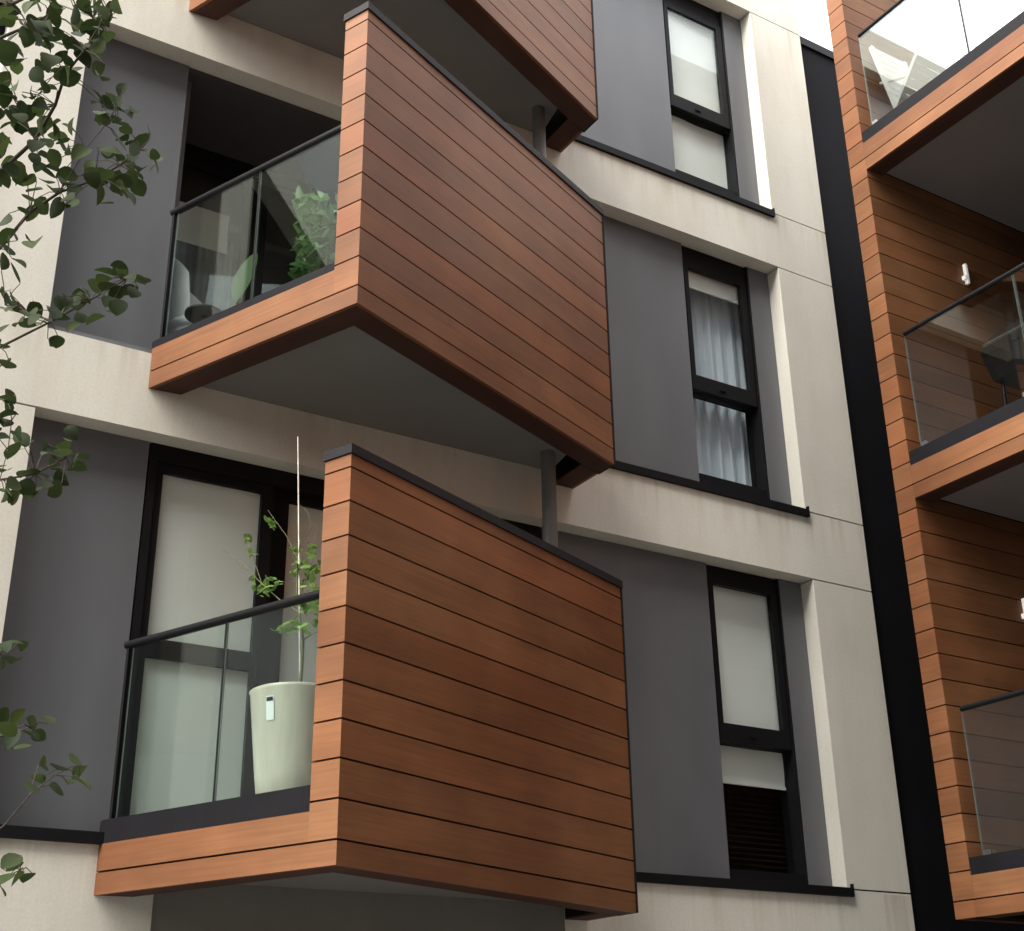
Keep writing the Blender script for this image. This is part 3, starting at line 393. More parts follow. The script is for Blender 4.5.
for i, (z0, z1) in enumerate(BANDS):            # the dark core of each joint
    zs = [z0] if i else []
    if i < 3: zs.append(z1 + SILLT)
    for zz in zs:
        wall.box(XR + .02, XE - .02, FY + .02, 8.93, zz - JG, zz, 1)
        for xa, xb in ((XL, XLI), (XC, XO)): wall.box(xa + .02, xb - .02, FY + .02, 8.93, zz - JG, zz, 1)
wall.box(XL, XE - .05, FY + .6, 17.02, 10.36, 10.40, 2)
wall.build('concrete_wall', [M['concrete'], M['joint'], M['interior'], M['soffit'], M['wall_shade']], bld)

# grey cladding panels, one mesh each
def panel(x0, x1, z0, z1):
    m = MB(); m.box(x0, x1, PY, PY + .12, z0, z1); return m.build('cladding_panel', M['panel'], bld)
WX0, WX1 = 6.83, 7.61          # windows
for i, (z0, z1) in enumerate(OPEN):
    zb = z0 + SILLT
    panel(XO + .003, 2.235, zb, z1 - .003)
    panel(5.25, WX0, zb, z1 - .003)
    panel(WX1, XR - .003, zb, z1 - .003)
    panel(XLI + .003, -4.6 if i == 1 else XC - .003, zb, z1 - .003)
# black sills
def sill(x0, x1, z0, proud=.028):
    m = MB(); m.box(x0, x1, FY - proud, PY + .10, z0, z0 + SILLT)
    m.box(x1 - .012, x1, FY - proud, FY + .03, z0 + SILLT, z0 + SILLT + .03)
    return m.build('sill', M['black'], bld)
sill(XO + .003, 2.6, 1.213); sill(4.9, 7.90, 1.213)
sill(4.9, 7.878, 4.326); sill(4.9, 7.866, 7.383)
m = MB(); m.box(XO, 2.6, FY + .05, PY + .10, 4.326, 4.38); m.build('sill', M['panel'], bld)

# ------------------------------------------------------------------ right hand windows
def window(zs, zh, trans, gt, fb, x0=WX0, x1=WX1):
    fr = MB()
    fy0, fy1 = 8.035, 8.11
    yr0 = PY + .004
    fr.box(x1 - .022, x1 - .002, yr0, PY + .121, zs, zh - .004)            # lined right reveal
    fr.box(x1 + .17, x1 + .19, PY + .122, 8.3, zs, zh - .004)
    fr.box(x0 - .05, x1 + .19, 8.301, 8.32, zs, zh - .004)             # black board put in for the unlit room
    fr.box(x0 + .002, x0 + .02, yr0 + .118, 8.2, zs, zh - .004)
    fr.box(x0 + .02, x1 - .022, yr0 + .02, 8.2, gt + .055, zh - .004)  # head
    fr.box(x0 + .02, x1 - .022, yr0 + .01, 8.2, zs, fb)         # foot
    fr.box(7.585, x1 + .12, PY + .125, fy1 + .03, fb + .001, trans + .06)      # right stile
    fr.box(x0 + .021, x0 + .06, fy0, fy1, fb + .001, gt + .054)       # left stile
    w = fr.build('window', M['black'], bld, origin=(x0, 8.0, zs))
    # the top-hung upper sash stands a little forward of the lower pane
    sa = MB(); y0, y1 = PY + .012, PY + .06
    a, c = x0 + .022, x1 - .03
    z1 = gt + .053; z0 = trans - .08
    sa.box(a, a + .045, y0, y1, z0, z1); sa.box(c - .068, c, y0, y1, z0, z1)
    sa.box(a + .045, c - .068, y0, y1, gt, z1); sa.box(a + .045, c - .068, y0, y1, z0, z0 + .142)
    sa.build('sash', M['black'], w)
    tr = MB(); tr.box(x0 + .061, 7.584, y1 + .01, fy1, trans - .08, trans + .06); tr.build('transom', M['black'], w)
    p = MB(); p.box(a + .046, c - .069, y0 + .015, y0 + .021, z0 + .143, gt - .001); p.build('pane', M['pane'], w)
    p = MB(); p.box(x0 + .061, 7.584, fy0 + .03, fy0 + .036, fb + .001, trans - .081); p.build('pane', M['pane'], w)
    h = MB(); h.box(a + .30, a + .36, y0 - .012, y0, z0 + .05, z0 + .075); h.build('handle', M['black'], w)
    return w
def blind(w, z0, z1, x0=WX0 + .03, x1=WX1 + .06, y=8.03):
    m = MB()
    m.grid(lambda u, v: (x0 + (x1 - x0) * u, y + .004 * math.sin(u * 9 + v * 3), z0 + (z1 - z0) * v), 12, 10)
    m.box(x0, x1, y - .008, y + .008, z0 - .022, z0)
    return m.build('roller_blind', M['blind'], w)
w1 = window(1.279, 3.775, 2.415, 3.615, 1.38); blind(w1, 2.36, 3.665); blind(w1, 2.06, 2.33, WX0 + .062, 7.583, 8.082)
w1['label'] = 'lowest right window, its roller blind drawn down past the transom'
w2 = window(4.392, 6.84, 5.458, 6.615, 4.58); blind(w2, 6.475, 6.665, y=8.03)
w2['label'] = 'middle right window with pleated curtains behind both panes'
w3 = window(7.449, 9.905, 8.495, 9.64, 7.67); blind(w3, 8.44, 9.69); blind(w3, 7.70, 8.41, WX0 + .062, 7.583, 8.082)
w3['label'] = 'upper right window fully covered by a white blind'
for z0, z1 in OPEN:
    pass
# dim louvred screen inside the open lower part of the first window
m = MB()
for k in range(16):
    z = 1.38 + k * .042
    m.obox(XV((WX0 + WX1) / 2 + .06, 8.22, z), XV(.40, 0, 0), XV(0, .014, .010), XV(0, -.001, .0015))
m.build('venetian_slats', M['backing'], w1)
# curtain behind the middle window
m = MB(); random.seed(11)
ph = [random.uniform(0, 6) for _ in range(4)]
def cur(u, v):
    x = WX0 + .03 + (WX1 - WX0 + .08) * u
    d = .030 * math.sin(u * 43 + ph[0] + .5 * math.sin(v * 2.2)) + .016 * math.sin(u * 83 + ph[1]) + .012 * math.sin(u * 21 + v * 2 + ph[2])
    return (x, 8.19 + d * (.6 + .5 * (1 - v)), 4.46 + 2.2 * v)
m.grid(cur, 110, 14)
cu = m.build('curtain', M['curtain'], None, origin=(WX0, 8.24, 4.46))
tag(cu, 'pleated pale blue grey curtain hanging inside the middle right window', 'curtain')

# ------------------------------------------------------------------ lower glazed door behind the lowest balcony
DX0, DX1 = 2.245, 5.24
def sliding_door(zs, zh, y, rail):
    fr = MB()
    fr.box(DX0, DX0 + .055, y, y + .12, zs, zh); fr.box(DX1 - .06, DX1, y, y + .12, zs, zh)
    fr.box(DX0 + .055, DX1 - .06, y, y + .12, zh - .12, zh); fr.box(DX0 + .055, DX1 - .06, y, y + .12, zs, zs + .06)
    d = fr.build('sliding_door', M['black'], bld, origin=(DX0, y, zs))
    xs = [DX0 + .055, 3.115, 4.15, DX1 - .06]
    for i in range(3):
        a, c = xs[i] + .003, xs[i + 1] - .003
        yy = y + (.012 if i % 2 == 0 else .064)
        s = MB(); k = .045 if i == 0 else .125
        s.box(a, a + k, yy, yy + .044, zs + .061, zh - .121); s.box(c - .085, c, yy, yy + .044, zs + .061, zh - .121)
        s.box(a + k, c - .085, yy, yy + .044, zh - .185, zh - .121); s.box(a + k, c - .085, yy, yy + .044, zs + .061, zs + .13)
        if rail and i == 0: s.box(a + k, c - .085, yy, yy + .044, rail - .06, rail + .06)
        sh = s.build('door_leaf', M['black'], d)
        p = MB(); p.box(a + k + .001, c - .086, yy + .02, yy + .026, zs + .131, zh - .186); p.build('pane', M['pane'], d)
        if i == 0:
            h = MB(); h.box(c - .06, c - .035, yy - .035, yy, zs + 1.0, zs + 1.22); h.build('handle', M['channel'], d)
    return d
d1 = sliding_door(1.279, 3.774, 7.953, 2.425)
m = MB(); m.grid(lambda u, v: (DX0 + .102 + .678 * u, 8.001 + .002 * math.sin(5 * u + 7 * v), 1.40 + 2.19 * v), 10, 16); m.build('roller_blind', M['blind'], d1)
m = MB(); m.grid(lambda u, v: (3.231 + .828 * u, 8.05, 1.41 + 2.176 * v), 10, 16); m.build('roller_blind', M['blind'], d1)
# middle storey: a deep loggia room with a dark ceiling
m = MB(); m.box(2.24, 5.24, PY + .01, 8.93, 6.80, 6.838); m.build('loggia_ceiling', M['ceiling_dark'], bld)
m = MB(); m.box(2.236, 2.30, PY + .121, 8.93, 4.42, 6.80); m.build('loggia_side_wall', M['panel'], bld)
m = MB(); m.box(2.24, 5.24, PY + .11, 8.93, 4.357, 4.40); m.build('loggia_floor', M['floor'], bld)
d2 = sliding_door(4.402, 6.798, 8.78, 0)
m = MB(); m.grid(lambda u, v: (DX0 + .05 + .66 * u, 8.915, 5.98 + .36 * v), 8, 4); m.build('roller_blind', M['blind'], d2)
m = MB(); m.grid(lambda u, v: (DX0 + .05 + .72 * u, 8.925 + .01 * math.sin(u * 70), 4.5 + 1.6 * v), 90, 4); m.build('drape', M['panel'], d2)
d3 = sliding_door(7.45, 9.90, 7.985, 0)
# the next bay to the left: dark glazing beside the column
for z0, z1 in OPEN[1:2]:
    m = MB(); a, c = -4.597, XC - .003
    m.box(a, c, 7.99, 8.10, z1 - .14, z1 - .003); m.box(a, c, 7.99, 8.10, z0 + .002, z0 + .14)
    for x in (a, -1.86, c - .07): m.box(x, x + .07, 7.99, 8.10, z0 + .141, z1 - .141)
    lw = m.build('window', M['black'], bld, origin=(a, 7.99, z0))
    m = MB(); m.box(a + .071, c - .071, 8.04, 8.046, z0 + .141, z1 - .141); m.build('dark_screen', M['backing'], lw)

# ------------------------------------------------------------------ turned balconies
T, GAP, PITCH = .025, .011, .1975
LW, PW = 2.83, .19
TAN = math.tan(TH)
def E(g): return (g, LW + TAN * g)          # the free end is cut square to the facade                # screen length, screen thickness
GA = 1.778                         # glazed side length
def poly(*gw): return [P(g, w) for g, w in gw]
def balcony(zb, label, seed, ft=.273, ct=.40, rl=1.425, rail=True):
    rnd = random.Random(seed)
    z = lambda h: zb + h
    H = 2.175                                         # height of the timber
    # slab: rests in the facade, soffit set .1 m up inside the timber rim
    s = MB()
    s.prism(poly((PW, PW), (PW, 2.60), (.44, 2.83), (1.62, .10)) if False else [P(PW, PW), P(PW, LW - .24), XV(5.235, FY - .002), XV(2.365, FY - .002)], z(.10), z(.29), 0)
    o = s.build('balcony', M['soffit'], bld, origin=(K.x, K.y, zb)); o['label'] = label
    f = MB(); f.prism([P(.12, PW + .001), P(PW + .02, LW - .26), XV(5.2, FY - .004), XV(2.30, FY - .004)], z(.291), z(.315)); f.build('floor', M['floor'], o)
    tones = [rnd.random() for _ in range(13)]
    rows = [(0.0, .116)] + [(.116 + i * PITCH, .116 + (i + 1) * PITCH) for i in range(10)] + [(.116 + 10 * PITCH, H)]
    scr = MB(); fas = MB(); pier = MB()
    uo = rnd.uniform(0, 50)
    for i, (a, c) in enumerate(rows):
        a2 = a + (GAP if i else 0)
        t = tones[i]
        scr.prism(poly((0, 0), E(0), E(T), (T, T)), z(a2), z(c), 0, t, uo)
        if i >= 2:
            pier.prism(poly((0, 0), (T, T), (PW, T), (PW, 0)), z(a2), z(c), 0, t, uo)
    # dark carcass behind the boards, with timber lining below
    scr.prism(poly((T + .001, T + .001), E(T + .001), E(PW - T), (PW - T, T + .001)), z(.012), z(H - .01), 1)
    for i, (a, c) in enumerate(rows):                 # inner face boards
        scr.prism(poly((PW - T + .001, T + .002), E(PW - T + .001), E(PW), (PW, T + .002)), z(a + (GAP if i else .30)), z(c), 0, tones[i], uo + 3) if i >= 2 else None
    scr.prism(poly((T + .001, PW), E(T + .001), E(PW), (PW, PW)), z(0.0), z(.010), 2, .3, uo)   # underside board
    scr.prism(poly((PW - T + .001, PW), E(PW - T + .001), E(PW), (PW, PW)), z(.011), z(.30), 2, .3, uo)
    scr.build('timber_screen', [M['wood'], M['backing'], M['under']], o)
    pier.build('timber_pier', [M['wood'], M['backing']], o)
    # fascia under the glass
    fas.prism([P(0, 0), P(T, T), P(GA, T), P(GA, 0)], z(0), z(.116), 0, tones[0], uo)
    fas.prism([P(0, 0), P(T, T), P(PW, T), P(PW, 0)], z(.116 + GAP), z(.116 + PITCH), 0, tones[1], uo)
    fas.prism([P(PW, 0), P(PW, T), P(GA, T), P(GA, 0)], z(.116 + GAP), z(ft), 0, tones[1], uo)
    fas.prism([P(T + .002, T + .001), P(T + .002, PW - T), P(GA - .09, PW - T), P(GA - .012, T + .001)], z(.012), z(.27), 1)
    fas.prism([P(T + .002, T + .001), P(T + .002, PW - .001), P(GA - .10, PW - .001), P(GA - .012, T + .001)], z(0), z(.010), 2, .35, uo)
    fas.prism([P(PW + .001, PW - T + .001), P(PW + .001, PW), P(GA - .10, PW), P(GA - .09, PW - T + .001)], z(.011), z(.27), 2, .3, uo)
    fas.build('fascia', [M['wood'], M['backing'], M['under']], o)
    # short return at the far end, square to the facade
    ex = P(0, LW).x; y0 = P(*E(PW)).y + .001
    r = MB()
    for i, (a, c) in enumerate(rows[:2]):
        r.box(ex - T, ex, y0, FY - .002, z(a + (GAP if i else 0)), z(c), 0, tones[i])
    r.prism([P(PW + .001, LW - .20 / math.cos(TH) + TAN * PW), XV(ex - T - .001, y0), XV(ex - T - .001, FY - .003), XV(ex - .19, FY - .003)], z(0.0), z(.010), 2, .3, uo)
    r.prism([P(PW + .001, LW - .20 / math.cos(TH) + TAN * PW), XV(ex - T - .001, y0), XV(ex - T - .001, FY - .003), XV(ex - .19, FY - .003)], z(.011), z(.28), 1)
    r.build('end_return', [M['wood'], M['backing'], M['under']], o)
    # dark corner trim on the free end of the screen, metal coping on top
    t = MB(); q0, q1 = P(*E(-.004)), P(*E(PW)); t.prism([q0 + XV(.001), q0 + XV(.015), q1 + XV(.015), q1 + XV(.001)], z(0), z(H)); t.build('end_trim', M['cap'], o)
    c = MB(); c.prism(poly((-.012, -.012), (-.012, LW + .018), (PW + .008, LW + .018 + TAN * PW), (PW + .008, -.012)), z(H + .001), z(H + .056)); c.build('coping', M['cap'], o)
    # black glazing channel
    ch = MB(); ch.prism([P(PW + .003, .004), P(PW + .003, .10), P(GA - .03, .10), P(GA + .012, .004)], z(ft + .001), z(ct))
    ch.prism([P(PW + .004, .006), P(PW + .004, .02), P(GA, .02), P(GA, .006)], z(ct + .001), z(ct + .006)); ch.build('glazing_channel', M['channel'], o)
    if rail:
        for a, c in ((PW + .012, .916), (.930, GA - .075)):
            q = MB(); q.prism([P(a, .036), P(c, .036), P(c, .046), P(a, .046)], z(ct + .002), z(rl - .02), 0, mside=None)
            # pale polished edges
            q.m = [0] * len(q.m)
            ob = q.build('glass_panel', [M['glass'], M['glass_edge']], o)
            for pl in ob.data.polygons:
                if abs(pl.normal.dot(W)) < .5 and abs(pl.normal.z) < .5: pl.material_index = 1
        q = MB(); q.prism([P(.917, .034), P(.917, .05), P(.929, .05), P(.929, .034)], z(ct + .007), z(rl - .02)); q.build('glazing_seal', M['black'], o)
        q = MB(); q.prism([P(GA - .045, .03), P(GA - .045, .055), P(GA - .025, .055), P(GA - .025, .03)], z(ct + .007), z(rl - .02)); q.build('end_post', M['black'], o)
        hb = MB(); pa, pb = P(PW - .002, .042), P(GA - .012, .042)
        hb.tube([XV(pa.x, pa.y, z(rl)), XV(pb.x, pb.y, z(rl))], .0255, n=16); hb.build('handrail', M['black'], o)
    return o
b1 = balcony(.942, 'lowest corner balcony, a potted shrub behind its glass side', 3)
b2 = balcony(4.072, 'middle corner balcony with dim seats and leafy plants behind its glass', 8, .290, .345, 1.362)
b3 = balcony(7.20, 'topmost corner balcony, seen only from below at the top of the picture', 21)
# drainpipes run from soffit to floor inside the screens
for z0, z1 in ((1.25, 4.172), (4.39, 7.30)):
    m = MB(); m.tube([XV(5.035, 7.52, z0), XV(5.035, 7.52, z1)], .054, n=24, cap=False)
    m.build('drainpipe', M['pipe'], bld)

# ------------------------------------------------------------------ timber wing at the right
wing = empty('apartment_wing', (7.857, 6.8, GROUND))
tag(wing, 'timber clad apartment wing at the right with stacked glass fronted loggias', 'building')
WX = 7.857; WY = 6.8; IN = 6.615; WYN = 4.4; WB = 10.3
WZ = [.955, 4.07, 7.185]; WP = 3.115 / 16
m = MB(); m.box(XE + .012, 13.5, 7.84, 8.6, GROUND, 9.82); m.build('link_wall', M['link'], wing)
m = MB(); m.box(XE + .002, 13.5, 7.815, 8.62, 9.821, 9.92); m.build('link_coping', M['cap'], wing)
m = MB(); m.box(WB + .5, 15, 4.36, 7.83, GROUND, 8.2); m.box(WX + .06, 15, -14, 4.35, GROUND, 10.4); m.build('wing_body_blocker', M['interior'], wing)  # the long near block is added, unseen, to cut sky light from the right
rnd = random.Random(77)
NT = 62; wt = [rnd.random() for _ in range(NT)]
zrow = lambda k: .955 + .112 + (k - 1) * WP          # top of row k-1 / bottom of row k
WTOP = 10.45
def rows_between(z0, z1):
    out = []
    for k in range(-14, NT - 15):
        a, c = zrow(k), zrow(k + 1)
        lo, hi = max(a + .010, z0), min(c, z1)
        if hi - lo > .012: out.append((lo, hi, wt[k + 14]))
    return out
def wing_pier(yf, yn):
    pr = MB()
    for lo, hi, t in rows_between(.955, WTOP):
        pr.prism([XV(WX, yn), XV(WX + T, yn + T), XV(WX + T, yf - T), XV(WX, yf)], lo, hi, 0, t)
        if True:
            xb = WB if lo < 7.46 else 8.95
            pr.prism([XV(WX, yf), XV(WX + T, yf - T), XV(xb, yf - T), XV(xb, yf)], lo, hi, 0, t, 9)
    pr.box(WX + T + .002, WB, yn + T + .002, yf - T - .002, .965, 7.45, 1)
    pr.box(WX + T + .002, 8.94, yn + T + .002, yf - T - .002, 7.451, WTOP - .01, 1)
    return pr.build('timber_pier', [M['wood_wing'], M['backing']], wing)
wing_pier(WY, IN)
p2 = wing_pier(WYN, -6.0)  # long unseen wall, added to keep front sky out of the loggias
def wing_level(i, zb, label):
    z = lambda h: zb + h
    sl = MB(); sl.box(WX + .19, WB + .45, WYN + .002, IN - .001, z(.05), z(.26))
    o = sl.build('loggia', M['ceiling'], wing, origin=(WX, IN, zb)); o['label'] = label
    f = MB(); f.box(WX + .11, WB + .45, WYN + .002, IN - .002, z(.261), z(.29)); f.build('floor', M['floor'], o)
    fa = MB()
    for lo, hi, t in rows_between(z(0), z(.276)):
        fa.prism([XV(WX + .0005, IN - .0005), XV(WX + T, IN - .0005), XV(WX + T, WYN + .001), XV(WX + .0005, WYN + .001)], lo, hi, 0, t)
    fa.box(WX + T + .001, WX + .16, WYN + .001, IN - .001, z(.012), z(.27), 1)
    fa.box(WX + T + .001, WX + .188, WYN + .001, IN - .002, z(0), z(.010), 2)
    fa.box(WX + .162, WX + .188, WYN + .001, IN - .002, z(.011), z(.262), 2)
    fa.build('fascia', [M['wood_wing'], M['backing'], M['under']], o)
    # boarded side wall inside the loggia
    top = z(3.155) if i < 2 else WTOP
    for yy, sgn in ((IN, -1), (WYN, 1)):
        iw = MB()
        xe = WB + .45 if i < 2 else 8.95
        for lo, hi, t in rows_between(z(.275) if i else z(.275), top):
            a = [XV(WX + .001, yy), XV(WX + T, yy - sgn * T), XV(xe, yy - sgn * T), XV(xe, yy)]
            iw.prism(a, lo, hi, 0, t, 20)
        if i == 2 and sgn < 0:
            for lo, hi, t in rows_between(z(.275), z(1.25)):
                iw.prism([XV(xe + .002, yy), XV(xe + .002, yy + T), XV(WB + .45, yy + T), XV(WB + .45, yy)], lo, hi, 0, t, 20)
        iw.build('boarded_side_wall', M['wood_wing'], o)
    ch = MB(); ch.box(WX + .006, WX + .10, WYN + .004, IN - .003, z(.278), z(.395)); ch.build('glazing_channel', M['channel'], o)
    ys = [IN - .09, 5.43, WYN + .06]
    for k in range(2):
        q = MB(); q.box(WX + .04, WX + .052, ys[k + 1] + .006, ys[k] - .006, z(.396), z(1.41))
        ob = q.build('glass_panel', [M['glass_wing'], M['glass_edge']], o)
        for pl in ob.data.polygons:
            if abs(pl.normal.y) > .5: pl.material_index = 1
        if k and i == 2:
            q = MB(); q.box(WX + .038, WX + .054, ys[k] - .006, ys[k] + .006, z(.396), z(1.41)); q.build('glazing_seal', M['black'], o)
        for e in (ys[k] - .06, ys[k + 1] + .06):
            q = MB(); q.box(WX + .012, WX + .036, e - .022, e + .022, z(.385), z(.43)); q.build('glass_clamp', M['steel'], o)
    hb = MB(); hb.tube([XV(WX + .046, IN - .10, z(1.43)), XV(WX + .046, WYN + .06, z(1.43))], .021, n=14); hb.build('handrail', M['black'], o)
    if i < 2:
        bw = MB(); bw.box(WB + .2, WB + .44, WYN + .03, IN - .03, z(.291), z(3.15)); bw.build('back_wall', M['interior'], o)
    else:
        bw = MB(); bw.box(WB + .46, WB + .55, WYN, IN + T, z(.291), z(1.2)); bw.build('parapet', M['wood_wing'], o)
    return o
wing_level(0, WZ[0], 'lowest loggia, cut off by the bottom right corner')
wing_level(1, WZ[1], 'middle loggia with a black barbecue behind its glass')
wing_level(2, WZ[2], 'open topmost terrace with a white folding chair behind its glass')

# ------------------------------------------------------------------ wall lamps
def lamp(z, label):
    o = empty('wall_lamp', (8.93, IN, z))
    a = MB(); a.box(8.895, 8.926, IN - .04, IN - .001, z - .08, z - .04); a.build('bracket', M['lamp'], o)
    a = MB(); a.box(8.928, 8.952, IN - .035, IN - .002, z - .11, z + .09); a.build('fitting', M['lamp'], o)
    tag(o, label, 'wall lamp', 'wall lamps on the boarded loggia walls'); return o
lamp(6.46, 'small white wall lamp above the black barbecue')
lamp(3.33, 'small white wall lamp in the lowest loggia at the picture edge')

# ------------------------------------------------------------------ folding chair on the terrace
def slatted(m, o, u, v, n, w, t):
    # n slats across v, each along u ; stiles on both sides
    nrm = u.cross(v).normalized() * t
    uu = u.normalized()
    for k in range(n):
        c = o + u * .5 + v * ((k + .5) / n)
        m.obox(c, u * .48, v * (.45 / n), nrm * .5)
    for e in (0, 1): m.obox(o + u * e + v * .5, uu * .018, v * .5, nrm)
ch = empty('folding_chair', (8.28, 6.38, 7.475))
m = MB(); slatted(m, XV(8.12, 6.40, 7.80), XV(.42, .0, 0), XV(.02, .19, .85), 9, .42, .02); m.build('backrest', M['white'], ch)
m = MB(); slatted(m, XV(8.10, 6.39, 7.80), XV(.42, .0, 0), XV(.0, -.36, .42), 8, .42, .02); m.build('seat', M['white'], ch)
for x in (8.12, 8.52):
    m = MB(); m.tube([XV(x, 6.30, 7.478), XV(x, 6.42, 7.86)], .016, n=8); m.build('leg', M['white'], ch)
    m = MB(); m.tube([XV(x, 6.52, 7.478), XV(x, 6.37, 7.86)], .016, n=8); m.build('leg', M['white'], ch)
    m = MB(); m.tube([XV(x + .02, 6.55, 8.20), XV(x + .02, 6.24, 8.06)], .014, n=8); m.build('armrest', M['white'], ch)
tag(ch, 'white slatted folding chair behind the glass of the top terrace', 'chair')

# ------------------------------------------------------------------ barbecue on the middle loggia
bb = empty('barbecue', (8.42, 5.75, 4.36))
m = MB()
cx, cy, z0 = 8.42, 5.76, 4.88
pr = [(-.20, 0), (-.26, .20), (-.26, .24), (.26, .24), (.26, .20), (.20, 0)]
for i in range(len(pr)):
    j = (i + 1) % len(pr)
    m.face([XV(cx - .24, cy + pr[i][0], z0 + pr[i][1]), XV(cx + .24, cy + pr[i][0], z0 + pr[i][1]), XV(cx + .24, cy + pr[j][0], z0 + pr[j][1]), XV(cx - .24, cy + pr[j][0], z0 + pr[j][1])])
for sx in (-.24, .24): m.face([XV(cx + sx, cy + a, z0 + c) for a, c in pr])
m.build('firebox', M['grill'], bb)
m = MB(); N = 10
arc = [(-.27 * math.cos(math.pi * k / N), .15 * math.sin(math.pi * k / N)) for k in range(N + 1)]
m.grid(lambda u, v: (cx - .25 + .5 * v, cy + arc[int(round(u * N))][0], z0 + .245 + arc[int(round(u * N))][1]), N, 2)
for sx in (-.25, .25): m.face([XV(cx + sx, cy + a, z0 + .245 + c) for a, c in arc])
m.build('lid', M['grill'], bb)
m = MB(); m.tube([XV(cx - .29, cy - .2, z0 + .30), XV(cx - .29, cy + .2, z0 + .30)], .012, n=8); m.build('lid_handle', M['steel'], bb)
m = MB(); m.box(cx - .24, cx + .24, cy - .62, cy - .28, z0 + .19, z0 + .22); m.build('side_shelf', M['white'], bb)
for sx in (-.2, .2):
    for sy in (-.18, .18):
        m = MB(); m.tube([XV(cx + sx, cy + sy, 4.362), XV(cx + sx * .9, cy + sy * .9, z0 + .01)], .016, n=8); m.build('leg', M['grill'], bb)
m = MB(); m.box(cx - .2, cx + .2, cy - .19, cy + .19, 4.52, 4.54); m.build('lower_shelf', M['grill'], bb)
tag(bb, 'black lidded barbecue with pale side shelf standing behind the middle loggia glass', 'barbecue')

# ------------------------------------------------------------------ potted shrub on the lowest balcony
pc = P(.70, .40); FZ1 = .942 + .316
pot = MB()
pot.lathe((pc.x, pc.y), [(.001, FZ1), (.165, FZ1), (.178, FZ1 + .01), (.212, FZ1 + .25), (.262, 1.955), (.268, 1.97), (.258, 1.975), (.246, 1.96), (.238, 1.89), (.001, 1.90)], 48, 0)
po = pot.build('plant_pot', M['pot'], None, origin=(pc.x, pc.y, FZ1))
tag(po, 'tall tapered cream plant pot standing behind the lowest balcony glass', 'plant pot')
m = MB(); m.lathe((pc.x, pc.y), [(.235, 1.895), (.12, 1.915), (.001, 1.93)], 24); m.build('soil', M['soil'], po)
m = MB()
ang0 = math.atan2(-.88, -.47)
def cyl(a, z, r): return (pc.x + r * math.cos(a), pc.y + r * math.sin(a), z)
rr = lambda z: .212 + (.262 - .212) * (z - FZ1 - .25) / (1.955 - FZ1 - .25) + .004
m.grid(lambda u, v: cyl(ang0 + .20 * (u - .5) - .52, 1.775 + .13 * v, rr(1.775 + .13 * v)), 6, 3)
m.grid(lambda u, v: cyl(ang0 + .16 * (u - .5) - .52, 1.877 + .022 * v, rr(1.877 + .022 * v) + .002), 6, 1, 1)
m.build('price_tag', [M['tagc'], M['black']], po)

def foliage(pts, m, seed, upward=.25, slim=.5, center=None, droop=.18):
    r = random.Random(seed); b = MB()
    for x, y, z, s in pts:
        p = Vector((x, y, z))
        d = Vector((r.gauss(0, 1), r.gauss(0, 1), r.gauss(upward, .6)))
        if center is not None:
            q = p - Vector(center); q.normalize(); d = d.normalized() + q * .5
        n = Vector((r.gauss(0, .6), r.gauss(0, .6), 1))
        b.leaf(p - d.normalized() * s * .4, d, n, s, s * slim * r.uniform(.85, 1.15), r.random(), droop=droop)
    return b
sh = MB()
for pts, r0, r1 in SHRUB_STEMS: sh.tube(pts, r0, r1, 7)
so = empty('potted_shrub', SHRUB_STEMS[0][0][0])
sh.build('stems', M['twig'], so)
foliage(SHRUB_LEAVES, 0, 4, .3, .48).build('foliage', M['leaf_shrub'], so)
tag(so, 'straggly green shrub with thin bare twigs growing from the cream pot', 'shrub')
m = MB(); m.tube([STAKE[0], STAKE[1]], .0048, .0042, 8); st = m.build('plant_stake', M['cane'], None, origin=STAKE[0])
tag(st, 'thin pale upright stake stuck in the cream plant pot', 'stake')

# ------------------------------------------------------------------ things on the middle balcony
FZ2 = 4.072 + .316
fz = MB()
ls = empty('leafy_potted_plant', P(.66, .55) + XV(0, 0, FZ2))
m = MB()
for pts, r0, r1 in LOGGIA_SHRUB_STEMS: m.tube(pts, r0, r1, 7)
q0 = LOGGIA_SHRUB_STEMS[0][0][0]
m.tube([(q0[0], q0[1], FZ2 + .2), q0], .012, .012, 7); m.build('stems', M['twig'], ls)
foliage(LOGGIA_SHRUB_LEAVES, 0, 9, .1, .30, droop=.35).build('foliage', M['leaf_big'], ls)
m = MB(); m.lathe((q0[0], q0[1]), [(.001, FZ2), (.11, FZ2), (.15, FZ2 + .26), (.14, FZ2 + .26), (.001, FZ2 + .22)], 24); m.build('pot', M['channel'], ls)
tag(ls, 'bushy green potted plant behind the middle balcony glass beside the timber pier', 'plant')
# broad leaved plant
bp = P(1.75, .55)
bo = empty('broad_leaved_plant', (bp.x, bp.y, FZ2))
m = MB(); m.lathe((bp.x, bp.y), [(.001, FZ2), (.10, FZ2), (.13, FZ2 + .22), (.12, FZ2 + .22), (.001, FZ2 + .19)], 20); m.build('pot', M['channel'], bo)
m = MB(); rb = random.Random(3)
st_ = MB()
for a, ln, el in ((.15, .52, 1.36), (.9, .34, .75), (-.6, .30, .7), (1.9, .34, .8)):
    d = Vector((math.cos(a) * math.cos(el), math.sin(a) * math.cos(el), math.sin(el)))
    base = XV(bp.x, bp.y, FZ2 + .2); mid = base + d * (.42 if ln > .5 else .28)
    st_.tube([base, mid], .008, .005, 6)
    m.leaf(mid, d, (0, 0, 1) if el < 1 else (-.6, -.6, .5), ln, .15 if ln > .5 else .09, rb.random() * .5, droop=.10)
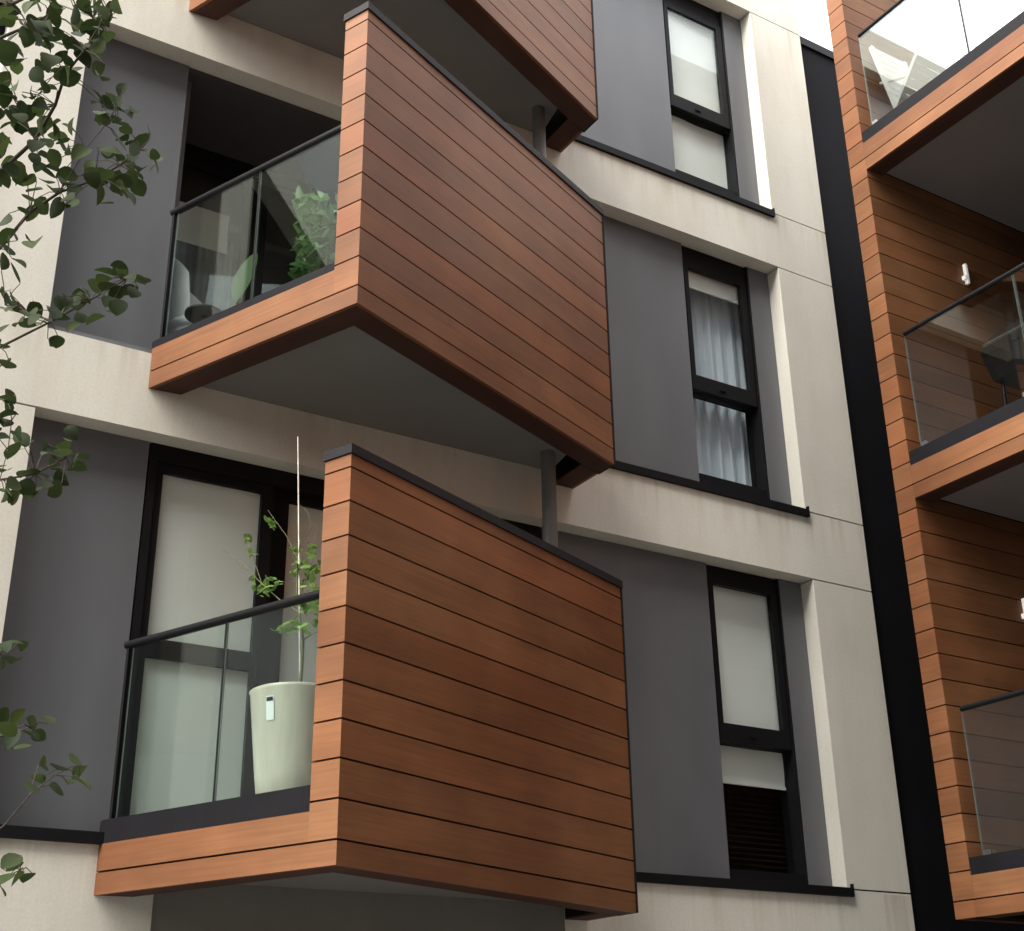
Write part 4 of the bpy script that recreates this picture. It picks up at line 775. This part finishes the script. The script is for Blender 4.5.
st_.build('stems', M['twig'], bo); m.build('foliage', M['leaf_big'], bo)
tag(bo, 'dark broad leaved plant with one upright blade behind the middle balcony glass', 'plant')
# round-backed pale chair
cc = XV(2.62, 8.24, 0)
co = empty('lounge_chair', (cc.x, cc.y, FZ2 + .02))
m = MB()
def shell(u, v):
    a = -1.5 + 3.0 * u + 2.55
    r = .27 + .04 * v
    lean = .16 * v
    h = .30 + .70 * v * (1 - .35 * abs(2 * u - 1) ** 3)
    return (cc.x + r * math.cos(a) * (1 + .1 * v) - .0, cc.y + r * math.sin(a) + lean * .3, FZ2 + .02 + h)
m.grid(shell, 24, 10); m.build('backrest', M['canvas'], co)
m = MB(); m.lathe((cc.x, cc.y), [(.001, FZ2 + .33), (.27, FZ2 + .35), (.30, FZ2 + .40), (.27, FZ2 + .45), (.001, FZ2 + .47)], 28); m.build('seat', M['canvas'], co)
for k in range(4):
    a = .8 + k * math.pi / 2
    m = MB(); m.tube([XV(cc.x + .26 * math.cos(a), cc.y + .26 * math.sin(a), FZ2 + .012), XV(cc.x + .16 * math.cos(a), cc.y + .16 * math.sin(a), FZ2 + .36)], .013, n=8); m.build('leg', M['black'], co)
tag(co, 'pale round backed chair at the left end behind the middle balcony glass', 'chair')
# dark little table with a bag
tb = P(1.60, .32)
tb = P(1.58, .24)
to = empty('side_table', (tb.x, tb.y, FZ2))
m = MB(); m.lathe((tb.x, tb.y), [(.001, FZ2 + .26), (.13, FZ2 + .26), (.13, FZ2 + .28), (.001, FZ2 + .28)], 28); m.build('tabletop', M['black'], to)
m = MB(); m.tube([XV(tb.x, tb.y, FZ2), XV(tb.x, tb.y, FZ2 + .26)], .02, n=10); m.build('pedestal', M['black'], to)
m = MB(); m.lathe((tb.x, tb.y), [(.001, FZ2 + .001), (.12, FZ2 + .001), (.12, FZ2 + .02), (.001, FZ2 + .025)], 24); m.build('base', M['black'], to)
tag(to, 'small dark round table in front of the pale round backed chair', 'table')

# ------------------------------------------------------------------ street tree in the foreground
tree = empty('street_tree', TREE_TRUNK[0])
m = MB(); m.tube(TREE_TRUNK, .09, .05, 14); m.build('trunk', M['bark'], tree)
m = MB()
for pts, r0, r1 in TREE_LIMBS: m.tube(pts, r0 * .30, r1 * .7, 7)
m.build('branches', M['bark'], tree)
rt = random.Random(12); m = MB()
lv = list(TREE_LEAVES)
allpts = []
for pts, r0, r1 in TREE_LIMBS: allpts += [Vector(p) for p in pts[1:]]
pet = MB()
for x, y, z, s in lv:
    p = Vector((x, y, z))
    near = min(allpts, key=lambda q: (q - p).length)
    out = (p - near); out = out.normalized() if out.length > .01 else Vector((0, 0, 1))
    d = out * .8 + Vector((rt.gauss(0, .45), rt.gauss(0, .45), rt.gauss(-.15, .45)))
    n = Vector((rt.gauss(0, .5), rt.gauss(-.3, .5), rt.gauss(.8, .3)))
    d.normalize()
    base = p - d * s * .5
    s *= .74
    m.leaf(base, d, n, s, s * rt.uniform(.62, .9), min(1, rt.random() ** 1.4 * 1.15), fold=rt.uniform(.02, .55), droop=rt.uniform(-.08, .42))
    if (near - base).length < .16: pet.tube([near, (near + base) * .5 + Vector((0, 0, .01)), base], .0016, .0012, 5, cap=False)
m.v += []
cr = m.build('crown', M['leaf'], tree)
pt = pet.build('leaf_stalks', M['bark'], tree); pt['kind'] = 'stuff'
tag(tree, 'leafy green tree branches reaching in from the left in front of the concrete building', 'tree')

# ------------------------------------------------------------------ unseen building added behind the viewer to block sky light
ob = empty('added_sky_blocker', (0, OPP_Y, GROUND))
m = MB(); m.box(-34, 7, -20, OPP_Y, GROUND, OPP_TOP); m.box(-60, -34, OPP_Y + .001, 20, GROUND, LEFT_TOP); m.build('wall', M['brick'], ob)  # added masses, sized to darken the lower walls more than the upper
for i in range(7):
    for k in range(4):
        x = -32 + i * 5.2; z = GROUND + 1.2 + k * 3.4
        w = MB(); w.box(x, x + 1.4, OPP_Y - .02, OPP_Y + .04, z, z + 1.8); w = w.build('window', M['black'], ob, origin=(x, OPP_Y, z))
tag(ob, 'unseen grey brick building added behind the viewer to shade the lower facade', 'building')

# ------------------------------------------------------------------ camera
cam = bpy.data.cameras.new('camera'); co_ = bpy.data.objects.new('camera', cam); C.objects.link(co_)
R0 = Vector((0.8501937, -0.52627524, -0.01431959)); R1 = Vector((0.20493176, 0.35587483, -0.9117873)); R2 = Vector((0.48494706, 0.77226128, 0.41041305))
co_.matrix_world = Matrix(((R0.x, -R1.x, -R2.x, 0), (R0.y, -R1.y, -R2.y, 0), (R0.z, -R1.z, -R2.z, 0), (0, 0, 0, 1)))
cam.sensor_fit = 'HORIZONTAL'; cam.sensor_width = 36; cam.lens = 1358.8 / 1024 * 36
cam.clip_start = .05; cam.clip_end = 3000
S.camera = co_

# ------------------------------------------------------------------ daylight: thin overcast, brightest to the left
SUN = Vector(SUNV).normalized()
el = math.asin(SUN.z); az = math.atan2(SUN.x, SUN.y)
wd = bpy.data.worlds.new('World'); S.world = wd; wd.use_nodes = True
nt = wd.node_tree; nt.nodes.clear()
sky = nt.nodes.new('ShaderNodeTexSky'); sky.sky_type = 'NISHITA'; sky.sun_disc = False
sky.sun_elevation = el; sky.sun_rotation = az; sky.air_density = 1.0; sky.dust_density = 2.0; sky.ozone_density = 1.0
hs = nt.nodes.new('ShaderNodeHueSaturation'); hs.inputs['Saturation'].default_value = .30
bg = nt.nodes.new('ShaderNodeBackground'); bg.inputs['Strength'].default_value = SKY
ow = nt.nodes.new('ShaderNodeOutputWorld')
nt.links.new(sky.outputs[0], hs.inputs['Color']); ov = nt.nodes.new('ShaderNodeMix'); ov.data_type = 'RGBA'; ov.inputs[0].default_value = CLOUD
ov.inputs[7].default_value = (CLOUDL * .985, CLOUDL * 1.0, CLOUDL * 1.0, 1)   # even cloud cover over the clear sky
nt.links.new(hs.outputs[0], ov.inputs[6]); nt.links.new(ov.outputs[2], bg.inputs['Color']); nt.links.new(bg.outputs[0], ow.inputs['Surface'])
sl = bpy.data.lights.new('sun', 'SUN'); sl.energy = SUNE; sl.angle = RAD(SUNA); sl.color = (1, .95, .86)
so_ = bpy.data.objects.new('sun', sl); C.objects.link(so_)
so_.rotation_euler = SUN.to_track_quat('Z', 'Y').to_euler()
so_.location = (-10, -5, 20)

S.render.engine = 'CYCLES'
S.cycles.max_bounces = 10; S.cycles.transparent_max_bounces = 16; S.cycles.glossy_bounces = 5
S.cycles.use_denoising = True
S.cycles.sample_clamp_indirect = 6
vs = S.view_settings; vs.view_transform = 'Standard'; vs.look = 'None'; vs.exposure = EXPO; vs.gamma = 1; vs.use_curve_mapping = False
